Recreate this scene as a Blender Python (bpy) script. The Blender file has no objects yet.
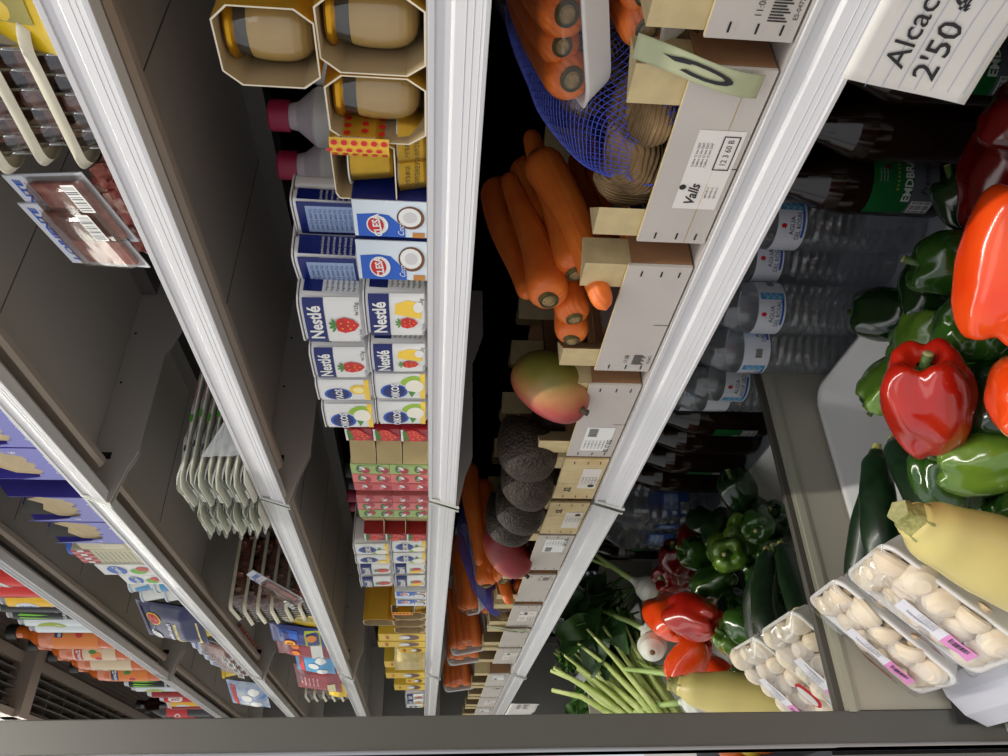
import bpy, bmesh, math, random
from mathutils import Vector, Matrix, Euler, noise
R_ = random.Random(7)
PI = math.pi
scn = bpy.context.scene
COL = scn.collection

# ------------------------------------------------------------------ materials
def lin(c):
    o = []
    for v in c[:3]:
        v = v / 255.0
        o.append(v / 12.92 if v <= .04045 else ((v + .055) / 1.055) ** 2.4)
    return (o[0], o[1], o[2], 1)
_M = {}
def mat(c, r=.5, m=0., sp=.5, coat=0., nz=None, bump=None, c2=None, em=0., sss=0., obj=True):
    """procedural principled material; nz=(scale, amount or second colour via c2); bump=(kind, scale, strength)"""
    key = (c, r, m, sp, coat, nz, bump, c2, em, sss)
    if key in _M: return _M[key]
    M = bpy.data.materials.new('m_%d_%d_%d' % tuple(int(x) for x in c[:3])); M.use_nodes = True
    nt = M.node_tree; n = nt.nodes; l = nt.links; b = n['Principled BSDF']
    b.inputs['Base Color'].default_value = lin(c); b.inputs['Roughness'].default_value = r
    b.inputs['Metallic'].default_value = m; b.inputs['Specular IOR Level'].default_value = sp
    b.inputs['Coat Weight'].default_value = coat; b.inputs['Coat Roughness'].default_value = .08
    if sss: b.inputs['Subsurface Weight'].default_value = sss; b.inputs['Subsurface Scale'].default_value = .01
    if em: b.inputs['Emission Color'].default_value = lin(c); b.inputs['Emission Strength'].default_value = em
    tc = n.new('ShaderNodeTexCoord')
    if nz:
        t = n.new('ShaderNodeTexNoise'); t.inputs['Scale'].default_value = nz[0]; t.inputs['Detail'].default_value = 4
        l.new(tc.outputs['Object'], t.inputs['Vector'])
        rp = n.new('ShaderNodeValToRGB'); a = nz[1]
        rp.color_ramp.elements[0].position = .3; rp.color_ramp.elements[1].position = .7
        k = lin(c); k2 = lin(c2) if c2 else tuple(min(1, v * (1 + a)) for v in k[:3]) + (1,)
        rp.color_ramp.elements[0].color = tuple(v * (1 - (0 if c2 else a)) for v in k[:3]) + (1,)
        rp.color_ramp.elements[1].color = k2
        l.new(t.outputs['Fac'], rp.inputs['Fac']); l.new(rp.outputs['Color'], b.inputs['Base Color'])
    if bump:
        if bump[0] == 'vor':
            t = n.new('ShaderNodeTexVoronoi'); src = 'Distance'
        elif bump[0] == 'wave':
            t = n.new('ShaderNodeTexWave'); src = 'Fac'; t.inputs['Distortion'].default_value = 1.5
        else:
            t = n.new('ShaderNodeTexNoise'); src = 'Fac'; t.inputs['Detail'].default_value = 3
        t.inputs['Scale'].default_value = bump[1]
        l.new(tc.outputs['Object'], t.inputs['Vector'])
        bp = n.new('ShaderNodeBump'); bp.inputs['Strength'].default_value = bump[2]; bp.inputs['Distance'].default_value = .002
        l.new(t.outputs[src], bp.inputs['Height']); l.new(bp.outputs['Normal'], b.inputs['Normal'])
    _M[key] = M
    return M
def axis_mat(name, stops, axis='Z', lo=-.05, hi=.05, r=.45, nzs=60, amt=.15, bump=None, sp=.5):
    """colour that changes along the thing's own axis (a ripening mango, a yellowing squash)"""
    M = bpy.data.materials.new(name); M.use_nodes = True
    nt = M.node_tree; n = nt.nodes; l = nt.links; b = n['Principled BSDF']
    b.inputs['Roughness'].default_value = r; b.inputs['Specular IOR Level'].default_value = sp
    tc = n.new('ShaderNodeTexCoord'); s = n.new('ShaderNodeSeparateXYZ'); l.new(tc.outputs['Object'], s.inputs[0])
    t = n.new('ShaderNodeTexNoise'); t.inputs['Scale'].default_value = nzs; t.inputs['Detail'].default_value = 5
    l.new(tc.outputs['Object'], t.inputs['Vector'])
    mr = n.new('ShaderNodeMapRange'); mr.inputs[1].default_value = lo; mr.inputs[2].default_value = hi
    l.new(s.outputs[axis], mr.inputs[0])
    ad = n.new('ShaderNodeMath'); ad.operation = 'MULTIPLY_ADD'; ad.inputs[1].default_value = amt
    l.new(t.outputs['Fac'], ad.inputs[0]); l.new(mr.outputs[0], ad.inputs[2])
    rp = n.new('ShaderNodeValToRGB'); cr = rp.color_ramp
    cr.elements[0].position = stops[0][0]; cr.elements[0].color = lin(stops[0][1])
    cr.elements[1].position = stops[-1][0]; cr.elements[1].color = lin(stops[-1][1])
    for p, c in stops[1:-1]:
        e = cr.elements.new(p); e.color = lin(c)
    l.new(ad.outputs[0], rp.inputs['Fac']); l.new(rp.outputs['Color'], b.inputs['Base Color'])
    if bump:
        v = n.new('ShaderNodeTexVoronoi' if bump[0] == 'vor' else 'ShaderNodeTexNoise'); v.inputs['Scale'].default_value = bump[1]
        l.new(tc.outputs['Object'], v.inputs['Vector'])
        bp = n.new('ShaderNodeBump'); bp.inputs['Strength'].default_value = bump[2]; bp.inputs['Distance'].default_value = .002
        l.new(v.outputs['Distance' if bump[0] == 'vor' else 'Fac'], bp.inputs['Height']); l.new(bp.outputs['Normal'], b.inputs['Normal'])
    return M
def clear_mat(name, tint=(255, 255, 255), refl=.12, rough=.05, bump=None, gain=.5, milk=0):
    """thin clear plastic: lets light through with a sheen at grazing angles"""
    M = bpy.data.materials.new(name); M.use_nodes = True
    nt = M.node_tree; n = nt.nodes; l = nt.links; n.remove(n['Principled BSDF'])
    o = n['Material Output']; tr = n.new('ShaderNodeBsdfTransparent'); tr.inputs[0].default_value = lin(tint)
    g = n.new('ShaderNodeBsdfGlossy'); g.inputs['Roughness'].default_value = rough
    lw = n.new('ShaderNodeLayerWeight'); lw.inputs[0].default_value = .45
    ma = n.new('ShaderNodeMath'); ma.operation = 'MULTIPLY_ADD'; ma.inputs[1].default_value = gain; ma.inputs[2].default_value = refl
    ma.use_clamp = True
    l.new(lw.outputs['Fresnel'], ma.inputs[0])
    mx = n.new('ShaderNodeMixShader'); l.new(ma.outputs[0], mx.inputs[0]); l.new(tr.outputs[0], mx.inputs[1]); l.new(g.outputs[0], mx.inputs[2])
    out = mx.outputs[0]
    if milk:
        df = n.new('ShaderNodeBsdfDiffuse'); df.inputs[0].default_value = (.75, .78, .8, 1); m2 = n.new('ShaderNodeMixShader'); m2.inputs[0].default_value = milk
        l.new(out, m2.inputs[1]); l.new(df.outputs[0], m2.inputs[2]); out = m2.outputs[0]
    l.new(out, o.inputs['Surface'])
    if bump:
        tc = n.new('ShaderNodeTexCoord'); t = n.new('ShaderNodeTexNoise'); t.inputs['Scale'].default_value = bump[0]; t.inputs['Detail'].default_value = 2
        l.new(tc.outputs['Object'], t.inputs['Vector'])
        bp = n.new('ShaderNodeBump'); bp.inputs['Strength'].default_value = bump[1]; bp.inputs['Distance'].default_value = .004
        l.new(t.outputs['Fac'], bp.inputs['Height'])
        l.new(bp.outputs[0], g.inputs['Normal']); l.new(bp.outputs[0], lw.inputs['Normal'])
    return M
FILM = clear_mat('cling_film', refl=.02, rough=.08, bump=(38, .5), gain=.28)
BLISTER = clear_mat('clear_blister', (235, 235, 232), .07, .12, (20, .4))
PET = clear_mat('clear_bottle', (240, 242, 244), .07, .10, (30, .15), milk=.10)
CUPPLA = clear_mat('clear_cup', (250, 248, 240), .04, .05)
WHITE = mat((232, 232, 228), .4); INK = mat((22, 22, 26), .5); NAVY = mat((16, 32, 105), .35)
EDGE = mat((226, 216, 190), .7); CARD = mat((196, 176, 138), .8, nz=(30, .08)); CARDIN = mat((176, 156, 110), .85, nz=(20, .1))
GOLD = mat((214, 160, 40), .28, .85, nz=(40, .12)); SILVER = mat((200, 200, 200), .3, .8, bump=('noise', 60, .6))
RED = mat((200, 30, 34), .35); YEL = mat((240, 200, 40), .35); GRN = mat((70, 140, 50), .45); ROYAL = mat((30, 90, 190), .35)

# ------------------------------------------------------------------ mesh builder
class MB:
    def __init__(s): s.v = []; s.f = []; s.mi = []; s.sm = []; s.mats = []; s.X = Matrix()
    def m(s, mt):
        if mt not in s.mats: s.mats.append(mt)
        return s.mats.index(mt)
    def add(s, vs, fs, mt, sm=False):
        b = len(s.v); s.v += [s.X @ Vector(v) for v in vs]; k = s.m(mt)
        for f in fs: s.f.append([b + i for i in f]); s.mi.append(k); s.sm.append(sm)
    def box(s, x0, x1, y0, y1, z0, z1, mt):
        vs = [(x, y, z) for z in (z0, z1) for y in (y0, y1) for x in (x0, x1)]
        s.add(vs, [(0, 2, 3, 1), (4, 5, 7, 6), (0, 1, 5, 4), (2, 6, 7, 3), (0, 4, 6, 2), (1, 3, 7, 5)], mt)
    def prism(s, poly, a, b, mt, axis='x', sm=False):
        """poly of 2-D points extruded from a to b along axis (x: (y,z), y: (x,z), z: (x,y))"""
        def P(p, t): return {'x': (t, p[0], p[1]), 'y': (p[0], t, p[1]), 'z': (p[0], p[1], t)}[axis]
        n = len(poly); vs = [P(p, a) for p in poly] + [P(p, b) for p in poly]
        s.add(vs, [(i, (i + 1) % n, n + (i + 1) % n, n + i) for i in range(n)], mt, sm)
        s.add(vs, [tuple(range(n - 1, -1, -1)), tuple(range(n, 2 * n))], mt)
    def shell(s, poly, a, b, th, mt, axis='y', mt2=None):
        """open-ended sleeve: outline poly (2-D), wall thickness th inwards"""
        c = Vector((sum(p[0] for p in poly) / len(poly), sum(p[1] for p in poly) / len(poly)))
        inn = []
        for p in poly:
            d = c - Vector(p); inn.append(tuple(Vector(p) + d.normalized() * th * 1.3))
        def P(p, t): return {'x': (t, p[0], p[1]), 'y': (p[0], t, p[1]), 'z': (p[0], p[1], t)}[axis]
        n = len(poly); vs = [P(p, a) for p in poly] + [P(p, b) for p in poly] + [P(p, a) for p in inn] + [P(p, b) for p in inn]
        F = []; G = []; H_ = []
        for i in range(n):
            j = (i + 1) % n
            F += [(i, j, n + j, n + i)]; H_ += [(i, 2 * n + i, 2 * n + j, j), (n + i, n + j, 3 * n + j, 3 * n + i)]
            G += [(2 * n + i, 3 * n + i, 3 * n + j, 2 * n + j)]
        s.add(vs, F, mt); s.add(vs, G, mt2 or mt); s.add(vs, H_, EDGE)
    def lathe(s, prof, mt, seg=28, c=(0, 0), sq=None, sm=True, segmats=None, cap=True, rfun=None, asp=1.):
        n = len(prof); vs = []
        for r, z in prof:
            for k in range(seg):
                a = 2 * PI * k / seg; ca, sa = math.cos(a), math.sin(a); rr = r
                if sq: rr = r / ((abs(ca) ** sq + abs(sa) ** sq) ** (1 / sq))
                if rfun: rr *= rfun(a, z)
                vs.append((c[0] + rr * ca, c[1] + rr * sa * asp, z))
        for i in range(n - 1):
            F = [(i * seg + k, i * seg + (k + 1) % seg, (i + 1) * seg + (k + 1) % seg, (i + 1) * seg + k) for k in range(seg)]
            s.add(vs[i * seg:(i + 2) * seg], [tuple(q - i * seg for q in f) for f in F], segmats[i] if segmats else mt, sm)
        if cap:
            for i, rev in ((0, 1), (n - 1, 0)):
                if prof[i][0] > 1e-4:
                    ring = vs[i * seg:(i + 1) * seg]; s.add(ring, [tuple(range(seg - 1, -1, -1)) if rev else tuple(range(seg))], (segmats[min(i, n - 2)] if segmats else mt))
    def tube(s, pts, rads, mt, seg=12, sq=1., caps=True, sm=True):
        pts = [Vector(p) for p in pts]; n = len(pts); vs = []
        up = Vector((0, 0, 1))
        if abs((pts[-1] - pts[0]).normalized().dot(up)) > .9: up = Vector((1, 0, 0))
        if not hasattr(rads, '__len__'): rads = [rads] * n
        for i, p in enumerate(pts):
            t = (pts[min(i + 1, n - 1)] - pts[max(i - 1, 0)]).normalized(); a = t.cross(up).normalized(); b = a.cross(t)
            for k in range(seg):
                w = 2 * PI * k / seg; vs.append(p + a * math.cos(w) * rads[i] + b * math.sin(w) * rads[i] * sq)
        F = [(i * seg + k, i * seg + (k + 1) % seg, (i + 1) * seg + (k + 1) % seg, (i + 1) * seg + k) for i in range(n - 1) for k in range(seg)]
        if caps: F += [tuple(range(seg - 1, -1, -1)), tuple((n - 1) * seg + k for k in range(seg))]
        s.add(vs, F, mt, sm)
    def grid(s, fn, nu, nv, mt, wrap=False, sm=True):
        vs = [fn(i / nu, j / nv) for j in range(nv + 1) for i in range(nu + (0 if wrap else 1))]
        w = nu if wrap else nu + 1; F = []
        for j in range(nv):
            for i in range(nu):
                i2 = (i + 1) % w if wrap else i + 1
                F.append((j * w + i, j * w + i2, (j + 1) * w + i2, (j + 1) * w + i))
        s.add(vs, F, mt, sm)
    # surface graphics, drawn through a mapping mp(s, t, lift)
    def rect(s, mp, a, b, c, d, mt, off=.0003, n=1):
        vs = [mp(a + (b - a) * i / n, t, off) for t in (c, d) for i in range(n + 1)]
        s.add(vs, [(i, i + 1, n + 2 + i, n + 1 + i) for i in range(n)], mt)
    def poly(s, mp, pts, mt, off=.0004): s.add([mp(p[0], p[1], off) for p in pts], [tuple(range(len(pts)))], mt)
    def ell(s, mp, x, y, rx, ry, mt, off=.0005, n=20, rot=0, a0=0, a1=2 * PI):
        pts = [(x, y)]; cr, sr = math.cos(rot), math.sin(rot)
        for q in (.5, 1):
            for k in range(n + 1):
                w = a0 + (a1 - a0) * k / n; u, v = rx * math.cos(w) * q, ry * math.sin(w) * q
                pts.append((x + u * cr - v * sr, y + u * sr + v * cr))
        F = [(0, 1 + k, 2 + k) for k in range(n)] + [(1 + k, n + 2 + k, n + 3 + k, 2 + k) for k in range(n)]
        s.add([mp(p[0], p[1], off) for p in pts], F, mt)
    def text(s, mp, st, x, y, h, mt, off=.0007, al='c', rot=0, sx=1., shear=0, bold=0):
        vs, fs, w = text_geo(st, shear, bold)
        x0 = {'c': -w / 2, 'l': 0, 'r': -w}[al]; cr, sr = math.cos(rot), math.sin(rot); o = []
        for px, py in vs:
            u, v = (px + x0) * h * sx, (py - .36) * h; o.append(mp(x + u * cr - v * sr, y + u * sr + v * cr, off))
        s.add(o, fs, mt)
    def bars(s, mp, x, y, w, h, mt=None, off=.0006, bg=True, vert=False):
        if bg: s.rect(mp, x - w * .06, x + w * 1.06, y - h * .08, y + h * 1.08, WHITE, off - .0002, 4)
        q = 0; rr = random.Random(int(w * 1e5))
        while q < 1:
            d = rr.choice((.02, .03, .05)); e = min(1, q + d)
            if vert: s.rect(mp, x, x + w, y + h * q, y + h * e, mt or INK, off, 2)
            else: s.rect(mp, x + w * q, x + w * e, y, y + h, mt or INK, off)
            q = e + rr.choice((.02, .03, .04))
    def build(s, name, parent=None, bevel=0, solid=0, sub=0, wire=0, label=None):
        me = bpy.data.meshes.new(name); me.from_pydata([tuple(v) for v in s.v], [], s.f)
        for m_ in s.mats: me.materials.append(m_)
        for p, k, q in zip(me.polygons, s.mi, s.sm): p.material_index = k; p.use_smooth = q
        me.update(); o = bpy.data.objects.new(name, me); COL.objects.link(o)
        if parent: o.parent = parent
        if sub: md = o.modifiers.new('s', 'SUBSURF'); md.levels = md.render_levels = sub
        if solid: md = o.modifiers.new('t', 'SOLIDIFY'); md.thickness = solid; md.offset = 0
        if wire: md = o.modifiers.new('w', 'WIREFRAME'); md.thickness = wire; md.use_even_offset = False
        if bevel: md = o.modifiers.new('b', 'BEVEL'); md.width = bevel; md.segments = 2; md.limit_method = 'ANGLE'
        if label: o['label'] = label
        return o
_T = {}
def text_geo(st, shear=0, bold=0):
    k = (st, shear, bold)
    if k not in _T:
        cu = bpy.data.curves.new('t', 'FONT'); cu.body = st; cu.size = 1; cu.shear = shear; cu.offset = bold; cu.resolution_u = 2
        ob = bpy.data.objects.new('t', cu); COL.objects.link(ob)
        me = bpy.data.meshes.new_from_object(ob.evaluated_get(bpy.context.evaluated_depsgraph_get()))
        vs = [(v.co.x, v.co.y) for v in me.vertices]; fs = [tuple(p.vertices) for p in me.polygons]
        w = max([v[0] for v in vs] or [0]); _T[k] = (vs, fs, w)
        bpy.data.objects.remove(ob); bpy.data.curves.remove(cu); bpy.data.meshes.remove(me)
    return _T[k]
def plane(o, sd=(1, 0, 0), td=(0, 0, 1)):
    o, sd, td = Vector(o), Vector(sd).normalized(), Vector(td).normalized(); n = sd.cross(td)
    return lambda a, b, h=0: o + sd * a + td * b + n * h
def cyl(cx, cy, rf, z0=0, phi=-PI / 2):
    if not callable(rf): r0 = rf; rf = lambda z: r0
    def f(a, b, h=0):
        r = rf(b + z0) + h; w = phi + a / rf(b + z0); return Vector((cx + r * math.cos(w), cy + r * math.sin(w), b + z0))
    return f

# ------------------------------------------------------------------ scene objects
def thing(name, label, cat, loc=(0, 0, 0), rot=(0, 0, 0), group=None):
    o = bpy.data.objects.new(name, None); COL.objects.link(o); o.empty_display_size = .02
    o.location = loc; o.rotation_mode = 'XYZ'; o.rotation_euler = rot; o['label'] = label; o['category'] = cat
    if group: o['group'] = group
    return o
def tag(o, label, cat, group=None, kind=None):
    if label: o['label'] = label
    if cat: o['category'] = cat
    if group: o['group'] = group
    if kind: o['kind'] = kind
    return o
_KIDS = {}
def kids(o): return [c for c in list(COL.objects) if c.parent == o]
def dup(root, loc, rot=(0, 0, 0), label=None, group=None, scale=None):
    if root.name not in _KIDS: _KIDS[root.name] = [(c, kids(c)) for c in kids(root)]
    r = root.copy(); COL.objects.link(r); r.location = loc; r.rotation_euler = rot
    if scale: r.scale = scale
    if label: r['label'] = label
    if group: r['group'] = group
    for ch, gs in _KIDS[root.name]:
        c = ch.copy(); COL.objects.link(c); c.parent = r
        for g in gs:
            d = g.copy(); COL.objects.link(d); d.parent = c
    return r
def place(proto, used, loc, rot=(0, 0, 0), label=None, group=None, scale=None):
    """the first call moves the prototype itself, later ones copy it"""
    if proto.name not in used:
        used.add(proto.name); _KIDS.setdefault(proto.name, [(c, kids(c)) for c in kids(proto)])
        proto.location = loc; proto.rotation_euler = rot
        if scale: proto.scale = scale
        if label: proto['label'] = label
        if group: proto['group'] = group
        return proto
    return dup(proto, loc, rot, label, group, scale)
USED = set()
def aim2(zd, xd):
    z = Vector(zd).normalized(); x = Vector(xd); x = (x - z * x.dot(z)).normalized(); y = z.cross(x); return Matrix((x, y, z)).transposed().to_euler('XYZ')
def aim(d, roll=0):
    """rotation that turns local +z to the direction d"""
    q = Vector(d).to_track_quat('Z', 'Y'); return (q.to_matrix() @ Matrix.Rotation(roll, 3, 'Z')).to_euler('XYZ')

# ================================================================== the refrigerated case
L = 1.31                      # one shelf module
YF = .475                     # shelf front
YB = .91                      # back panel
SH = {'A': 1.014, 'B': 1.275, 'C': 1.533, 'D': 1.795, 'E': 2.062}   # lower edge of each price rail
def top(k): return SH[k] + .042
GREY = mat((182, 177, 171), .42, .1, nz=(3, .04)); GREYD = mat((112, 107, 103), .45, .15, nz=(4, .06))
CREAM = mat((176, 171, 156), .4, nz=(5, .03)); PLWH = mat((226, 226, 224), .3, nz=(6, .02)); TRIMC = mat((168, 166, 148), .35)
POST = mat((96, 95, 90), .38, .2, nz=(4, .03)); RAILW = mat((208, 207, 208), .22, coat=.35, nz=(3, .02)); RUB = mat((16, 16, 17), .6)
BRN = mat((170, 158, 148), .35, .2)
def mirror_material():
    M = bpy.data.materials.new('mirror'); M.use_nodes = True; b = M.node_tree.nodes['Principled BSDF']
    b.inputs['Base Color'].default_value = (.86, .87, .84, 1); b.inputs['Metallic'].default_value = 1; b.inputs['Roughness'].default_value = .004
    return M
case = thing('refrigerated_display_case', 'tall open-front refrigerated display case with a mirrored end wall, holding all the shelves of food', 'display case')
W2 = 2 * L + .03
# side wall with the mirror (very slightly out of square, as in the place)
mb = MB(); mb.box(-.05, -.007, .13, YB + .05, .02, .745, CREAM); mb.box(-.05, -.014, .13, YB + .05, .745, 2.75, CREAM)
mb.box(-.03, -.001, .176, YB, .50, .727, CREAM)
mb.build('side_wall', case)
mb = MB(); ta, tb = -.0053, -.0048
def mx(y, z): return -.0015 - ta * (y - .495) - tb * (z - 1.41)
c4 = [(.172, .736), (YB, .736), (YB, 2.60), (.172, 2.60)]
mb.add([(mx(y, z), y, z) for y, z in c4] + [(mx(y, z) - .004, y, z) for y, z in c4], [(0, 1, 2, 3), (7, 6, 5, 4), (0, 4, 5, 1), (1, 5, 6, 2), (2, 6, 7, 3), (3, 7, 4, 0)], mirror_material())
mb.build('mirror', case, label='full-height mirror lining the end wall')
mb = MB(); mb.box(-.006, .0012, .172, YB, .7272, .7366, mat((74, 70, 62), .6)); mb.build('mirror_seal', case)
mb = MB(); mb.prism([(.172, .727), (.172, .705), (YB, .705), (YB, .727)], -.002, .002, TRIMC)
mb.prism([(.172, .722), (.172, .71), (YB, .71), (YB, .722)], .002, .004, TRIMC)
mb.build('mirror_trim', case, bevel=.001)
mb = MB(); mb.box(-.05, .004, .132, .1745, .10, 2.62, POST); mb.box(-.052, .006, .130, .1335, .10, 2.62, mat((150, 150, 152), .3, .6)); mb.build('front_post', case, bevel=.0015)
# back panel with perforated bands
BK = mat((204, 190, 186), .5, .1, nz=(3, .07)); HOLE = mat((8, 8, 9), .8)
mb = MB(); mb.box(-.0, W2, YB, YB + .04, .5, 2.62, BK)
mpb = plane((0, YB, 0), (1, 0, 0), (0, 0, 1))
for k in SH:
    z0 = SH[k]
    for q in range(40):
        for dz in (.012, -.045):
            mb.ell(mpb, .05 + q * .065, z0 + dz, .011, .010, HOLE, .0006, 12)
    mb.box(0, W2, YB - .006, YB, z0 - .105, z0 - .10, BK)
    mb.build('back_panel', case)
for x in (L + .012, W2 - .02):
    mb = MB(); mb.box(x - .015, x + .015, YB - .03, YB, .6, 2.6, GREYD); mb.build('upright', case)
mb = MB(); mb.box(W2, W2 + .05, .13, YB + .05, .02, 2.75, mat((120, 118, 112), .4)); mb.build('end_wall', case)
# canopy with air grille and perforated ceiling
mb = MB(); mb.box(0, W2, .375, YB, 2.56, 2.70, GREY); mb.build('canopy', case)
PERF = mat((128, 116, 112), .5, .1)
mb = MB(); mb.box(0, W2, .545, YB, 2.50, 2.52, PERF); mb.box(0, W2, .52, .55, 2.475, 2.56, BRN); mb.box(0, W2, .375, .395, 2.455, 2.56, BRN)
mpc = plane((0, 0, 2.50), (1, 0, 0), (0, -1, 0))
for i in range(190):
    for j in range(13): mb.ell(mpc, .1 + i * .0132, -(.565 + j * .016), .0026, .0026, HOLE, .0006, 5)
mb.build('perforated_ceiling', case)
mb = MB()
for j in range(5): mb.box(0, W2, .405 + j * .023, .409 + j * .023, 2.475, 2.53, GREYD)
for i in range(22): mb.box(.1 + i * .12, .104 + i * .12, .395, .52, 2.485, 2.53, GREYD)
mb.box(0, W2, .395, .52, 2.545, 2.55, RUB); mb.build('air_grille', case)
for x in (.02, L + .012):
    mb = MB(); mb.box(x - .028, x + .028, .375, .80, 2.44, 2.50, BRN); mb.build('canopy_rib', case)
# lower deck
DECK = mat((176, 182, 192), .42, nz=(3, .04))
mb = MB(); mb.box(0, W2, .26, YB, .50, .538, DECK); mb.box(0, W2, YB - .02, YB, .538, .60, DECK); mb.build('deck', case)
mb = MB(); mb.prism([(.135, .10), (.145, .50), (.205, .50), (.26, .50), (.26, .1)], 0, W2, CREAM); mb.build('lower_front', case)
BUMP = mat((206, 206, 212), .35, nz=(8, .02))
mb = MB(); mb.prism([(.150, .532), (.158, .522), (.20, .485), (.236, .50), (.236, .556), (.215, .585), (.19, .578), (.165, .56)], .012, W2, BUMP)
mb.box(.0105, .0125, .155, .235, .50, .575, RUB); mb.build('bumper', case, bevel=.002)
mb = MB()
for i in range(130): mb.box(.012 + i * .02, .022 + i * .02, .238, .268, .545, .570, PLWH)
mb.box(.0, W2, .238, .268, .53, .546, RUB); mb.box(0, W2, .236, .241, .53, .585, PLWH); mb.box(0, W2, .262, .268, .53, .575, PLWH)
mb.build('return_grille', case)
# canopy lamp

# shelves --------------------------------------------------------------------
def make_shelf():
    t = thing('display_shelf', '', 'shelf')
    mb = MB(); mb.box(.008, L - .008, .012, .41, -.0035, 0, GREY)
    for x in (.33, .66, .98): mb.box(x - .0008, x + .0008, .10, .41, -.0042, -.0034, GREYD)
    mb.box(.010, L - .01, .392, .43, -.03, -.003, GREYD); mb.build('shelf_sheet', t)
    mb = MB(); mb.prism([(.0, -.042), (.0062, -.0195), (.0100, -.0172), (.0115, -.003), (.014, -.003), (.016, -.042)], .007, L - .007, RAILW)
    for i, a in enumerate((.12, .25, .38)):
        y = .0105 * a; z = -.042 + .039 * a
        mb.prism([(y - .0003, z - .0003), (y - .0003, z + .0003), (y + .001, z + .0003), (y + .001, z - .0003)], .007, L - .007, RAILW)
    mb.prism([(-.002, -.043), (-.002, -.0395), (.003, -.0395), (.003, -.043)], .007, L - .007, RAILW)
    mb.prism([(.0095, -.006), (.0095, -.0015), (.014, -.0015), (.014, -.006)], .007, L - .007, RAILW)
    mb.build('price_rail', t, bevel=.0005)
    mb = MB(); mb.box(.008, L - .008, .016, .022, -.038, -.004, BRN); mb.box(.05, L - .05, .024, .044, -.016, -.004, RUB); mb.build('front_channel', t)
    mb = MB(); mb.prism([(.044, -.004), (.044, -.030), (.050, -.034), (.060, -.034), (.066, -.028), (.066, -.004)], .03, L - .03, BRN); mb.build('stiffener', t)
    bp = [(-.004, -.046), (.055, -.058), (.085, -.069), (.27, -.069), (.33, -.088), (.43, -.088), (.43, -.002), (.012, -.002)]
    for x in (.0015, L - .0065):
        mb = MB(); mb.prism(bp, x, x + .0045, GREY)
        xi = x + .0045 if x < .1 else x
        mp = plane((xi, 0, 0), (0, 1, 0), (0, 0, 1)) if x < .1 else plane((xi, 0, 0), (0, -1, 0), (0, 0, 1))
        sg = 1 if x < .1 else -1
        for y, z in ((.21, -.012), (.31, -.012)): mb.ell(mp, sg * y, z, .0022, .0022, HOLE, .0004, 10)
        mb.rect(mp, sg * .07 if sg > 0 else -.082, sg * .082 if sg > 0 else -.07, -.03, -.012, HOLE, .0004)
        mb.build('side_bracket', t, bevel=.0008)
        mb = MB(); mb.prism([(-.0045, -.048), (-.002, -.048), (.012, -.0015), (.0095, -.0015)], x, x + .0055, mat((196, 198, 192), .3)); mb.build('end_cap', t)
    return t
shelf0 = make_shelf(); names = {'A': ('bottom shelf, carrying the wooden fruit crates', 'lower produce shelf'), 'B': 'x'}
desc = {'A': 'grey metal shelf with white price rail under the wooden crates', 'B': 'grey metal shelf with white price rail under yogurts and desserts',
        'C': 'grey metal shelf with white price rail under the ham and meat packs', 'D': 'grey metal shelf with white price rail under torn purple cartons',
        'E': 'topmost grey metal shelf, under cans and juice bottles in the mirror'}
for k, z in SH.items():
    place(shelf0, USED, (0, YF, top(k)), (0, 0, 0), desc[k], 'shelves by the mirror')
    place(shelf0, USED, (L + .012, YF, top(k)), (0, 0, 0), desc[k].replace('shelf with', 'far-section shelf with').replace('shelf, under', 'shelf of the far section, under'), 'shelves of the far section')
# white produce tray with rounded rim -------------------------------------------
def make_tray(x0, x1, label):
    t = thing('produce_tray', label, 'tray', (x0, .455, .538)); mb = MB(); hx = (x1 - x0) / 2
    def ring(ix, iy, z, r=.035):
        o = []
        for cx, cy, a0 in ((hx * 2 - ix - r, .245 - iy - r, 0), (ix + r, .245 - iy - r, PI / 2), (ix + r, -.19 + iy + r, PI), (hx * 2 - ix - r, -.19 + iy + r, 3 * PI / 2)):
            for k in range(7):
                a = a0 + PI / 2 * k / 6; o.append((cx + r * math.cos(a), cy + r * math.sin(a), z))
        return o
    rings = [ring(.03, .03, .001, .02), ring(.0, .0, .098), ring(.0, .0, .103), ring(.006, .006, .103, .03), ring(.009, .009, .098, .03), ring(.036, .05, .008, .02)]
    vs = sum(rings, []); n = 28; F = [(i * n + k, i * n + (k + 1) % n, (i + 1) * n + (k + 1) % n, (i + 1) * n + k) for i in range(5) for k in range(n)]
    mb.add(vs, F, PLWH, True); mb.add(rings[5], [tuple(range(n))], PLWH); mb.add(rings[0], [tuple(range(n - 1, -1, -1))], PLWH)
    mb.build('tray_body', t); return t
make_tray(.004, 1.25, 'white plastic produce tray with rounded rim against the mirrored wall')
make_tray(1.27, 2.5, 'white plastic produce tray in the far section, seen in the mirror')

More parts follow.
